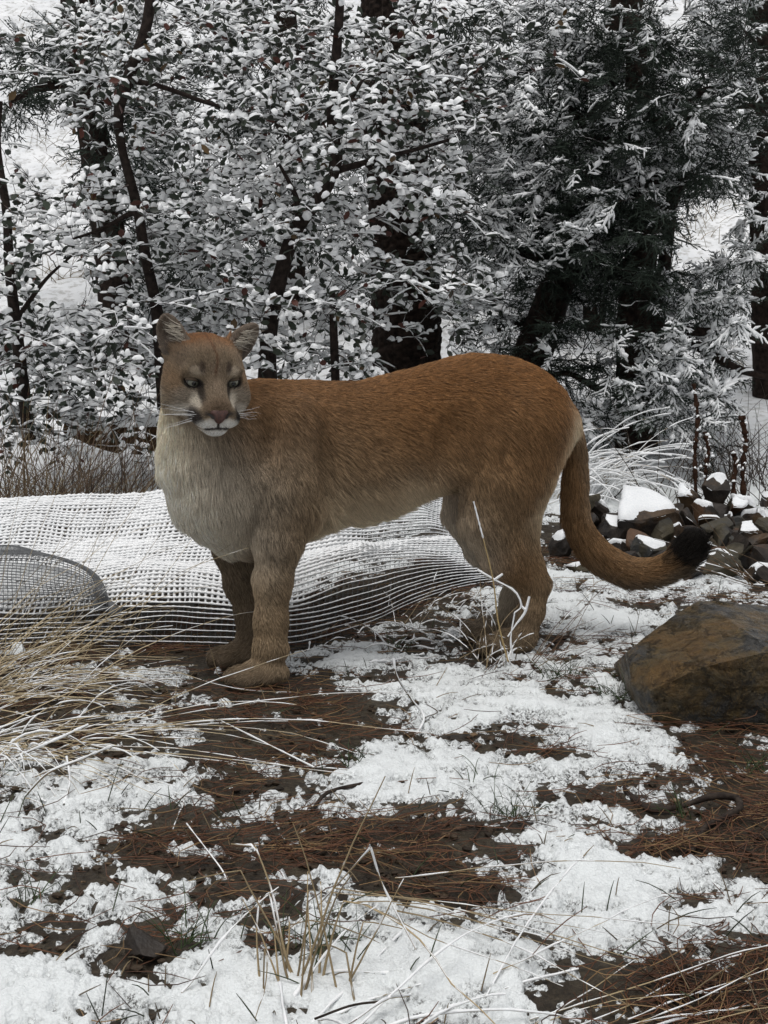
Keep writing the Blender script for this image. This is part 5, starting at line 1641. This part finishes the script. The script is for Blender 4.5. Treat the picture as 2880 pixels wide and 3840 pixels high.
    anchors = [
        an(610, 1640, -0.05, 'cream', 26, (0.1, 0, -1), .06), an(640, 1780, -0.05, 'white', 30, (0.1, 0, -1), .07), an(760, 1740, -0.22, 'wg', 30, (0.05, 0, -1), .07),
        an(720, 1930, -0.15, 'white', 28, (0.15, 0, -1)), an(830, 2040, -0.12, 'white', 24, (0.25, 0, -1), .07), an(880, 1880, -0.2, 'wg', 30, (0.15, 0, -1), .07),
        an(880, 1680, -0.22, 'grey', 26, (0.2, 0, -1), .07), an(960, 1560, -0.14, 'brown', 22, (0.5, 0.1, -0.8), .07), an(940, 1450, -0.06, 'rufous', 20, (0.9, 0.2, -0.2), .07),
        an(1250, 1440, 0.0, 'drk', 22, (1, 0.2, 0), .035), an(1180, 1500, -0.1, 'rufous', 20, (0.9, 0.2, -0.35)), an(1080, 1640, -0.14, 'grey', 20, (0.45, 0.1, -0.9)),
        an(1050, 1820, -0.15, 'grey', 20, (0.3, 0.05, -1)), an(960, 1950, -0.15, 'grey', 24, (0.1, 0.0, -1), .06), an(1120, 1930, -0.12, 'orange', 22, (0.2, 0, -1), .05),
        an(1350, 1640, -0.15, 'brown', 22, (0.9, 0.2, -0.4)), an(1250, 1780, -0.15, 'tan', 24, (0.7, 0.15, -0.75)), an(1380, 1850, -0.15, 'tan', 28, (0.75, 0.1, -0.65), .07),
        an(1180, 1930, -0.11, 'ltan', 32, (0.5, 0.1, -0.8), .05), an(1250, 1990, -0.10, 'cream', 36, (0.6, 0.05, -0.8), .055, 4.0), an(1400, 1990, -0.10, 'cream', 38, (0.6, 0.05, -0.8), .055, 4.0),
        an(1540, 1945, -0.10, 'cream', 38, (0.6, 0.05, -0.8), .055, 4.0), an(1560, 1700, -0.15, 'brown', 22, (0.85, 0.2, -0.5)), an(1450, 1450, -0.1, 'rufous', 20, (1, 0.25, 0.05)),
        an(1600, 1500, -0.13, 'rufous', 20, (0.95, 0.25, -0.2)), an(1760, 1380, -0.08, 'rufous', 20, (1, 0.25, 0)), an(1900, 1450, -0.12, 'rufous', 20, (0.9, 0.25, -0.4)),
        an(2080, 1470, -0.05, 'rufous', 20, (0.65, 0.25, -0.75)), an(1780, 1640, -0.15, 'brown', 22, (0.7, 0.15, -0.7)), an(1700, 1850, -0.13, 'tan', 26, (0.4, 0.1, -0.9), .07),
        an(1950, 1650, -0.14, 'brown', 22, (0.5, 0.1, -0.85)), an(2120, 1640, -0.06, 'cream', 26, (0.45, 0.1, -0.9), .04, 4.0), an(2095, 1770, -0.07, 'cream', 27, (0.45, 0.1, -0.9), .04, 4.0),
        an(2050, 1890, -0.08, 'cream', 24, (0.4, 0.1, -0.9), .04, 4.0), an(2020, 1990, -0.08, 'ltan', 20, (0.3, 0.1, -0.9), .035, 2.0), an(2060, 1720, -0.10, 'orange', 24, (0.4, 0.1, -0.9), .05), an(1990, 1850, -0.12, 'brown', 22, (0.35, 0.05, -0.9), .07),
        an(1850, 1950, -0.12, 'tan', 20, (0.3, 0, -1), .07), an(1690, 1960, -0.09, 'inner', 26, (0.35, 0, -1), .045), an(1770, 2080, -0.09, 'inner', 20, (0.4, 0, -1), .045),
        an(1950, 2080, -0.10, 'brown', 16, (0.4, 0, -1), .06), an(2030, 2180, -0.06, 'tan', 14, (0, 0, -1), .05), an(1980, 2320, -0.06, 'tan', 13, (-0.15, 0, -1), .05),
        an(1900, 2430, -0.06, 'pawc', 11, (-0.6, -0.2, -0.5), .06), an(1700, 1960, 0.12, 'inner', 22, (0.35, 0, -1), .06, 3.0), an(1770, 2080, 0.10, 'inner', 18, (0.35, 0, -1), .05, 3.0),
        an(1330, 1945, -0.13, 'ltan', 32, (0.65, 0.1, -0.75), .05, 1.5), an(1480, 1925, -0.13, 'ltan', 32, (0.65, 0.1, -0.75), .05, 1.5), an(1870, 2230, 0.09, 'wg', 14, (0, 0, -1), .05), an(1850, 2400, 0.09, 'pawc', 11, (-0.6, -0.2, -0.5), .05),
        an(1060, 2080, -0.13, 'tan', 15, (0.45, 0, -0.9), .06), an(1080, 2230, -0.13, 'tan', 13, (0.55, 0, -0.85), .05), an(955, 2180, -0.13, 'ltan', 14, (0.3, 0, -1), .04),
        an(1040, 2360, -0.13, 'tan', 13, (0.45, 0, -0.9), .05), an(960, 2350, -0.13, 'ltan', 12, (0.1, 0, -1), .04), an(1000, 2460, -0.13, 'ltan', 12, (0, 0, -1), .04),
        an(950, 2530, -0.15, 'pawc', 9, (-0.8, -0.3, -0.4), .05), an(870, 2120, 0.06, 'grey', 18, (0.3, 0, -1), .05), an(920, 2300, 0.06, 'grey', 13, (0.1, 0, -1), .05),
        an(890, 2440, 0.06, 'pawc', 11, (-0.8, -0.3, -0.4), .05),
        an(1300, 1600, 0.15, 'brown', 20, (0.9, 0.3, -0.3), .12), an(1700, 1600, 0.15, 'brown', 20, (0.9, 0.3, -0.3), .12), an(2000, 1600, 0.12, 'brown', 20, (0.6, 0.2, -0.7), .1),
        an(1000, 1600, 0.12, 'brown', 20, (0.6, 0.2, -0.7), .1),
    ]
    aP = np.array([a[0] for a in anchors]); aC = np.array([a[1] for a in anchors]); aL = np.array([a[2] for a in anchors]) * 0.001
    aF = unit(np.array([a[3] for a in anchors])); aS = np.array([a[4] for a in anchors]); aW = np.array([a[5] for a in anchors])

    def coat(p, nrm):
        """colour, hair length and lie for points on the skin"""
        n = len(p)
        col = np.zeros((n, 3)); ln = np.zeros(n); fl = np.zeros((n, 3))
        for s in range(0, n, 20000):
            q = p[s:s + 20000]
            d2 = ((q[:, None] - aP[None]) ** 2).sum(-1) / aS ** 2
            wgt = aW * (np.exp(-0.5 * np.minimum(d2, 60)) + 1e-9 / (1 + d2))
            wgt /= wgt.sum(1, keepdims=True)
            col[s:s + 20000] = wgt @ aC; ln[s:s + 20000] = wgt @ aL; fl[s:s + 20000] = wgt @ aF
        fl = unit(fl)
        # tail
        dt = np.full(n, 9.0); it = np.zeros(n, int)
        for i, t in enumerate(TAIL):
            d = np.linalg.norm(p - t, axis=1)
            m = d < dt
            dt[m] = d[m]; it[m] = i
        wt = sstep(0.075, 0.050, dt) * sstep(1, 4, it.astype(float)) * (p[:, 0] > 0.34)
        tdir = unit(np.gradient(TAIL, axis=0))[it]
        under = np.clip(-(nrm[:, 2] * 0.9 - nrm[:, 0] * 0.55), 0, 1)
        tc = np.array(C['brown']) * 0.9 * (1 - under[:, None]) + np.array((0.27, 0.215, 0.15)) * under[:, None]
        blk = sstep(29.5, 33.5, it + 1.2 * noise(p, 60, 3))[:, None]
        tc = tc * (1 - blk) + np.array((0.016, 0.013, 0.011)) * blk
        col = col * (1 - wt[:, None]) + tc * wt[:, None]
        ln = ln * (1 - wt) + (0.022 + 0.010 * under + 0.012 * blk[:, 0]) * wt
        fl = unit(fl * (1 - wt[:, None]) + tdir * wt[:, None])
        # head, in its own axes
        h = (p - HO) @ HB.T
        x, f, z = h[:, 0], h[:, 1], h[:, 2]
        ax_ = np.abs(x)
        r = np.sqrt((x / 0.105) ** 2 + ((f - 0.02) / 0.13) ** 2 + ((z - 0.015) / 0.122) ** 2)
        r2 = np.sqrt((x / 0.058) ** 2 + ((f - 0.10) / 0.062) ** 2 + ((z + 0.078) / 0.046) ** 2)
        wh = np.maximum(sstep(1.12, 0.94, r + 0.05 * noise(p, 40, 9)), sstep(1.15, 0.98, r2))
        hc = np.tile(np.array((0.225, 0.170, 0.112)), (n, 1))
        def mix(c, a):
            nonlocal hc
            a = np.clip(a, 0, 1)[:, None]
            hc = hc * (1 - a) + np.array(c) * a
        def blob(cx, cf, cz, rx, rf, rz, soft=0.5):
            q = np.sqrt(((ax_ - cx) / rx) ** 2 + ((f - cf) / rf) ** 2 + ((z - cz) / rz) ** 2)
            return sstep(1 + soft, 1 - soft, q)
        mix((0.220, 0.105, 0.044), sstep(0.040, 0.085, z + 0.01 * noise(p, 60, 12)) * sstep(0.10, 0.0, f))         # rufous crown
        mix((0.240, 0.148, 0.078), sstep(0.052, 0.075, ax_) * sstep(0.055, 0.0, np.abs(z - 0.0)) * 0.7)  # temple
        mix((0.125, 0.085, 0.055), blob(0.066, 0.02, 0.050, 0.022, 0.05, 0.022) * 0.6)    # dark in front of the ear
        mix((0.26, 0.195, 0.135), sstep(0.035, 0.0, ax_) * sstep(-0.05, 0.0, z) * sstep(0.06, 0.03, z))  # greyer between the eyes
        mix((0.150, 0.062, 0.028), sstep(0.0055, 0.001, np.abs(x + 0.003 * np.sin(z * 90) + 0.002 * noise(p, 150, 13))) * sstep(0.012, 0.03, z) * 0.55)      # line up the forehead
        mix((0.56, 0.47, 0.36), blob(0.038, 0.075, 0.026, 0.014, 0.05, 0.010) * 0.75)     # pale over the eye
        mix((0.090, 0.062, 0.045), blob(0.028, 0.08, 0.034, 0.0065, 0.05, 0.012) * 0.9)    # dark brow mark
        mix((0.40, 0.34, 0.27), blob(0.052, 0.06, -0.034, 0.026, 0.06, 0.022) * 0.8)      # grey under the eye
        mix((0.62, 0.56, 0.46), blob(0.040, 0.08, -0.036, 0.010, 0.04, 0.016) * 0.85)      # white under the inner corner
        mix((0.66, 0.61, 0.53), blob(0.058, 0.05, -0.062, 0.022, 0.05, 0.016) * 0.85)      # white cheek
        mix((0.040, 0.030, 0.024), blob(0.0285, 0.09, -0.018, 0.0055, 0.05, 0.020, 0.5) * 0.85)  # tear line
        mix((0.205, 0.140, 0.090), blob(0.0, 0.13, -0.040, 0.030, 0.04, 0.020) * 0.8)      # top of the muzzle
        mix((0.028, 0.022, 0.020), blob(0.0435, 0.100, -0.066, 0.0135, 0.05, 0.0165, 0.4) * 0.98)  # black sides of the muzzle
        mix((0.040, 0.030, 0.026), blob(0.020, 0.13, -0.0545, 0.012, 0.02, 0.006) * 0.8)
        mix((0.80, 0.77, 0.71), blob(0.020, 0.125, -0.079, 0.0225, 0.035, 0.0135, 0.4))      # white pads
        mix((0.80, 0.77, 0.72), blob(0.0, 0.10, -0.100, 0.030, 0.045, 0.013, 0.4))         # white chin
        mix((0.050, 0.040, 0.036), sstep(0.0042, 0.0018, np.abs(z + 0.0865 + ax_ * 0.10)) * sstep(0.030, 0.024, ax_) * (f > 0.08))  # mouth
        mix((0.030, 0.024, 0.022), sstep(0.0034, 0.0012, ax_) * sstep(-0.066, -0.070, z) * sstep(-0.089, -0.086, z) * (f > 0.1))
        for e in EYES:
            d = np.sqrt(((x - e[0]) / 1.55) ** 2 + (z - e[2] + 0.001) ** 2)
            mix((0.018, 0.014, 0.012), sstep(0.0148, 0.0112, d) * (f > 0.03))
        # ears
        inn = np.zeros(n)
        for (c, R, hh, wd) in EARS:
            q = (p - c) @ R.T
            inside = (np.abs(q[:, 0]) < wd * 1.2) & (np.abs(q[:, 2]) < hh * 0.62) & (np.abs(q[:, 1]) < 0.035)
            facing = (nrm @ R[1]) > 0.15
            up_ = sstep(-0.45 * hh, 0.1 * hh, q[:, 2])
            a = inside & facing & ((q[:, 2] > -0.36 * hh) | (q[:, 2] > -0.6 * hh) & (ax_ > 0.078))
            mix((0.17, 0.14, 0.112), a * 0.9)
            mix((0.085, 0.065, 0.055), a * sstep(0.30 * hh, -0.3 * hh, q[:, 2]) * sstep(wd * 0.9, wd * 0.2, np.abs(q[:, 0])) * 0.8)
            b = inside & ~facing & ((q[:, 2] > -0.2 * hh) | (q[:, 2] > -0.6 * hh) & (ax_ > 0.075))
            mix((0.20, 0.165, 0.13), b * 0.8)
            rim = inside & (q[:, 2] > -0.3 * hh)
            wh = np.where(rim, 1.0, wh)
            inn = np.where(a, 1, np.where(b, 2, inn))
        v = h - np.array((0, 0.145, -0.05))
        hf = unit(v @ HB)
        hlen = 0.006 + 0.012 * sstep(0.06, -0.04, f) + 0.010 * sstep(0.05, 0.09, ax_) * sstep(0.03, -0.05, z)
        hlen = np.where(f > 0.085, 0.0042, hlen)
        hlen = np.where(inn > 0, 0.006, hlen)
        col = col * (1 - wh[:, None]) + hc * wh[:, None]
        ln = ln * (1 - wh) + hlen * wh
        fl = unit(fl * (1 - wh[:, None]) + hf * wh[:, None])
        for e in EYES:
            d = np.sqrt(((x - e[0]) / 1.45) ** 2 + (z - e[2] + 0.0005) ** 2)
            ln = np.where((d < 0.0112) & (f > 0.03), 0.0, ln)
        nose_area = (ax_ < 0.024) & (f > 0.116) & (z > -0.074) & (z < -0.047)
        ln = np.where(nose_area, 0.0, ln)
        # soles
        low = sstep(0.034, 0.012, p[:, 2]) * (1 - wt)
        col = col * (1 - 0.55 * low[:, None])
        return col, ln, fl, wh

    # vertex normals
    def tri_of(q):
        return np.concatenate([q[:, [0, 1, 2]], q[:, [0, 2, 3]], tris.reshape(-1, 3)])
    T = tri_of(quads)
    fn = np.cross(pts[T[:, 1]] - pts[T[:, 0]], pts[T[:, 2]] - pts[T[:, 0]])
    vn = np.zeros_like(pts)
    for i in range(3):
        for c in range(3):
            vn[:, c] += np.bincount(T[:, i], fn[:, c], len(pts))
    vn = unit(vn)
    if ((pts - pts.mean(0)) * vn).sum(1).mean() < 0:
        vn = -vn; fn = -fn
        quads = quads[:, ::-1]
    vcol, vlen, vfl, vwh = coat(pts, vn)
    mesh_obj('body', pts, [quads] + ([tris] if len(tris) else []), M['skin'], root, True, vcol * 0.75)

    # -------- fur
    area = np.linalg.norm(fn, axis=1) / 2
    ctr = pts[T].mean(1)
    fnu = unit(fn)
    tocam = unit(np.array((0, 0, HC)) - ctr)
    facing = (fnu * tocam).sum(1)
    wgt = area * np.where(facing > -0.25, 1.0, 0.3) * (1 + 2.2 * vwh[T].mean(1)) * (vlen[T].mean(1) > 0.001)
    NH = 310000
    rng = np.random.default_rng(5)
    cum = np.cumsum(wgt)
    ti = np.searchsorted(cum, rng.random(NH) * cum[-1])
    b = rng.random((NH, 2)); fl_ = b.sum(1) > 1; b[fl_] = 1 - b[fl_]
    wts = np.stack([1 - b.sum(1), b[:, 0], b[:, 1]], 1)[..., None]
    p = (pts[T[ti]] * wts).sum(1)
    n_ = unit((vn[T[ti]] * wts).sum(1))
    col, ln, fl, wh = coat(p, n_)
    ok = ln > 0.001
    p, n_, col, ln, fl, wh = p[ok], n_[ok], col[ok], ln[ok], fl[ok], wh[ok]
    NH = len(p)
    fl = fl - n_ * (fl * n_).sum(1)[:, None]
    fl = unit(fl + 1e-4)
    side = np.cross(n_, fl)
    # tufting: neighbouring hairs lean together
    c1 = noise(p, 55, 21) + 0.6 * noise(p, 120, 22)
    c2 = noise(p, 45, 23)
    sp = np.where(wh > 0.5, 0.25, 0.55)
    d = unit(fl + side * (0.40 * sp * c1 + 0.22 * sp * rng.normal(size=NH))[:, None])
    lift = (0.30 + 0.10 * c2 + 0.12 * rng.random(NH))
    lift = np.where(ln > 0.027, lift + 0.12, lift)
    ln = ln * (0.72 + 0.5 * rng.random(NH)) * (1 + 0.22 * c2)
    K = 4
    u = np.linspace(0, 1, K)[None, :, None]
    up = n_[:, None] * (lift[:, None, None] * 1.5 * (u - 0.55 * u ** 2))
    pts_h = p[:, None] + ln[:, None, None] * (d[:, None] * (u * (0.75 + 0.25 * u)) + up)
    pts_h[..., 2] -= (ln[:, None] * 0.16) * (u[..., 0] ** 2) * (ln[:, None] > 0.024)
    pts_h[..., 2] = np.maximum(pts_h[..., 2], 0.002)
    # banded hairs: darker root, pale middle, some with dark tips
    st = fbm(np.stack([(p * d).sum(1) * 0.25, (p * side).sum(1), p[:, 2] * 0.6], 1) + p * 0.35, 95, 2, 31)
    tone = (1 + 0.46 * st + 0.18 * rng.normal(size=NH)) * (1 + 0.10 * noise(p, 14, 40))
    dark = (rng.random(NH) < np.where(wh > 0.5, 0.22, 0.26) * (col[:, 0] < 0.42))
    band = np.array([0.62, 0.95, 1.12, 1.02])[None] * np.ones((NH, 1))
    band[dark] = np.array([0.6, 0.72, 0.45, 0.28])
    colh = np.clip(col[:, None] * (band * np.clip(tone, 0.35, 1.8)[:, None])[..., None], 0.004, 0.85)
    rad = np.where(ln > 0.018, 0.00037, 0.00031)[:, None] * np.array([0.9, 1.0, 0.8, 0.25])[None]
    hair('fur', pts_h, rad, colh, M['fur'], root)

    # long pale hair inside the ears
    eh, ec = [], []
    for s, (c, R, hh, wd) in zip((-1, 1), EARS):
        for i in range(85):
            t = rng.random()
            a = c + R[0] * s * wd * (0.88 - 0.35 * t * rng.random()) + R[2] * hh * (-0.46 + 0.62 * t) + R[1] * (0.002 + 0.010 * rng.random())
            dd = unit(R[0] * -s * (0.75 + 0.5 * rng.random()) + R[2] * (0.75 + 0.6 * rng.normal() * 0.5 - 0.5 * t) + R[1] * (0.1 + 0.35 * rng.random()))
            l = 0.012 + 0.030 * rng.random()
            eh.append([a + dd * l * k + R[2] * (0.004 + 0.006 * rng.random()) * k * k for k in (0, .33, .66, 1)])
            ec.append([np.array((0.66, 0.60, 0.50)) * (0.35 + 0.75 * rng.random())] * 4)
    eh = np.array(eh)
    hair('ear_hair', eh, np.full(eh.shape[:2], 0.00045) * np.array([1, 1, .8, .3]), np.array(ec), M['fur'], root)

    # whiskers
    wk = []
    for s in (-1, 1):
        for i in range(8 if s < 0 else 6):
            zz = -0.058 - 0.006 * (i // 3) - 0.001 * rng.random()
            a = L(s * (0.041 - 0.003 * (i // 3)), 0.100 + 0.008 * (i % 3), zz)
            dv = unit(X * s * 1.0 + F * (-0.25 + 0.25 * rng.random()) + U * (0.10 - 0.19 * (i // 3) + 0.12 * rng.normal()))
            l = (0.065 if s < 0 else 0.042) + 0.03 * rng.random()
            wk.append([a + dv * l * k - U * 0.014 * k * k * (0.5 + 0.6 * rng.random()) - F * 0.02 * k * k for k in (0, .2, .4, .6, .8, 1)])
    wk = np.array(wk)
    hair('whiskers', wk, np.array([.00036, .00035, .0003, .00025, .0002, .0001])[None] * np.ones((len(wk), 1)), np.full(wk.shape, 0.72), M['fur'], root)

    # -------- eyes, lids, nose
    m, nt, bs = mat_new('eyeball')
    a = N_(nt, 'ShaderNodeAttribute', attribute_name='col')
    nt.links.new(a.outputs['Color'], bs.inputs['Base Color'])
    bs.inputs['Roughness'].default_value = 0.06
    bs.inputs['Specular IOR Level'].default_value = 0.6
    mdk, nt, bs = mat_new('eyelid')
    nk = N_(nt, 'ShaderNodeTexNoise', Scale=300.0)
    rp = N_(nt, 'ShaderNodeValToRGB')
    rp.color_ramp.elements[0].color = (0.012, 0.010, 0.009, 1); rp.color_ramp.elements[1].color = (0.03, 0.024, 0.02, 1)
    nt.links.new(nk.outputs['Fac'], rp.inputs['Fac']); nt.links.new(rp.outputs['Color'], bs.inputs['Base Color'])
    bs.inputs['Roughness'].default_value = 0.5
    gaze = unit(np.array((0.05, 1.0, -0.10)))
    for e in EYES:
        c = L(*e)
        rr = 0.0165
        nu, nv = 32, 24
        gx = unit(np.cross(gaze, (0, 0, 1))); gz = np.cross(gx, gaze)
        v, cc = [], []
        for j in range(nv + 1):
            th = math.pi * j / nv
            for i in range(nu):
                ph = 2 * math.pi * i / nu
                l = gaze * math.cos(th) + math.sin(th) * (gx * math.cos(ph) + gz * math.sin(ph))
                v.append(c + (l * rr) @ HB)
                q = math.degrees(th)
                if q < 19: k_ = (0.006, 0.006, 0.006)
                elif q < 50:
                    t = (q - 12) / 38
                    k_ = (0.20 - 0.09 * t, 0.20 - 0.09 * t, 0.155 - 0.07 * t)
                elif q < 58: k_ = (0.02, 0.018, 0.015)
                else: k_ = (0.10, 0.08, 0.07)
                cc.append(k_)
        q = [[j * nu + i, j * nu + (i + 1) % nu, (j + 1) * nu + (i + 1) % nu, (j + 1) * nu + i] for j in range(nv) for i in range(nu)]
        eye = mesh_obj('eye', v, np.array(q), m, root, True, np.array(cc))
        # lids: two shells round the ball, with an almond gap
        gl = Geo()
        s = math.copysign(1, e[0])
        for upper in (True, False):
            nu2, nv2 = 20, 7
            vv, lc = [], []
            for i in range(nu2 + 1):
                az = math.radians(-75 + 150 * i / nu2)
                t = az / math.radians(62)
                tt_ = max(0.0, 1 - t * t)
                slant = s * 0.16 * t
                inner = 1.0 - 0.25 * (-s * t)
                edge = (math.radians(15) * tt_ ** 0.35 if upper else -math.radians(27) * tt_ ** 0.75) + slant * 0.9
                end = math.radians(75) if upper else -math.radians(75)
                for j in range(nv2 + 1):
                    el_ = edge + (end - edge) * j / nv2
                    l = np.array((math.sin(az) * math.cos(el_), math.cos(az) * math.cos(el_), math.sin(el_)))
                    vv.append(c + (l * (rr + (0.0016 if j else 0.0008))) @ HB)
                    lc.append((0.012, 0.010, 0.009) if j < (1 if upper else 2) else (0.13, 0.095, 0.065))
            q = [[i * (nv2 + 1) + j, i * (nv2 + 1) + j + 1, (i + 1) * (nv2 + 1) + j + 1, (i + 1) * (nv2 + 1) + j] for i in range(nu2) for j in range(nv2)]
            gl.add(vv, q=q, c=np.array(lc))
        gl.build('eyelid', M['skin'], eye)
    # nose: a broad wedge with two nostrils
    mn = mat_noise('nose_leather', (0.060, 0.033, 0.028), (0.120, 0.058, 0.047), 220.0, rough=0.45, spec=0.4, bump=0.2, dist=0.002)
    nu, nv = 28, 16
    v = []
    for j in range(nv + 1):
        th = math.pi * j / nv
        for i in range(nu):
            ph = 2 * math.pi * i / nu
            lx, lf, lz = math.sin(th) * math.cos(ph), math.cos(th), math.sin(th) * math.sin(ph)
            wz = 0.5 + 0.5 * lz                      # wider on top, pointed below
            x_ = lx * 0.0262 * (0.36 + 0.66 * wz)
            z_ = lz * 0.0180
            f_ = lf * 0.0115
            q = math.hypot((abs(x_) - 0.0185) / 0.0070, (z_ - 0.001) / 0.0052)   # nostril
            if lf > 0: f_ -= 0.008 * max(0.0, 1 - q)
            if lf > 0 and abs(x_) < 0.0015: f_ -= 0.0015
            v.append(L(x_, 0.1285 + f_ - 0.10 * z_ * 0, -0.0585 + z_))
    q = [[j * nu + i, j * nu + (i + 1) % nu, (j + 1) * nu + (i + 1) % nu, (j + 1) * nu + i] for j in range(nv) for i in range(nu)]
    nose = mesh_obj('nose', v, np.array(q), mn, root, True)
    for s in (-1, 1):
        gg = Geo()
        a = np.linspace(0, 2 * np.pi, 13)[:-1]
        ring = [L(s * (0.0192 + 0.0076 * math.cos(t)), 0.1325 - 0.0045 * math.cos(t) , -0.0580 + 0.0046 * math.sin(t) + 0.0034 * math.cos(t)) for t in a]
        cen = L(s * 0.0186, 0.1325, -0.0580)
        gg.add([cen] + ring, t=[[0, i + 1, (i + 1) % 12 + 1] for i in range(12)])
        gg.build('nostril', mdk, nose)
    return root

build_cougar()
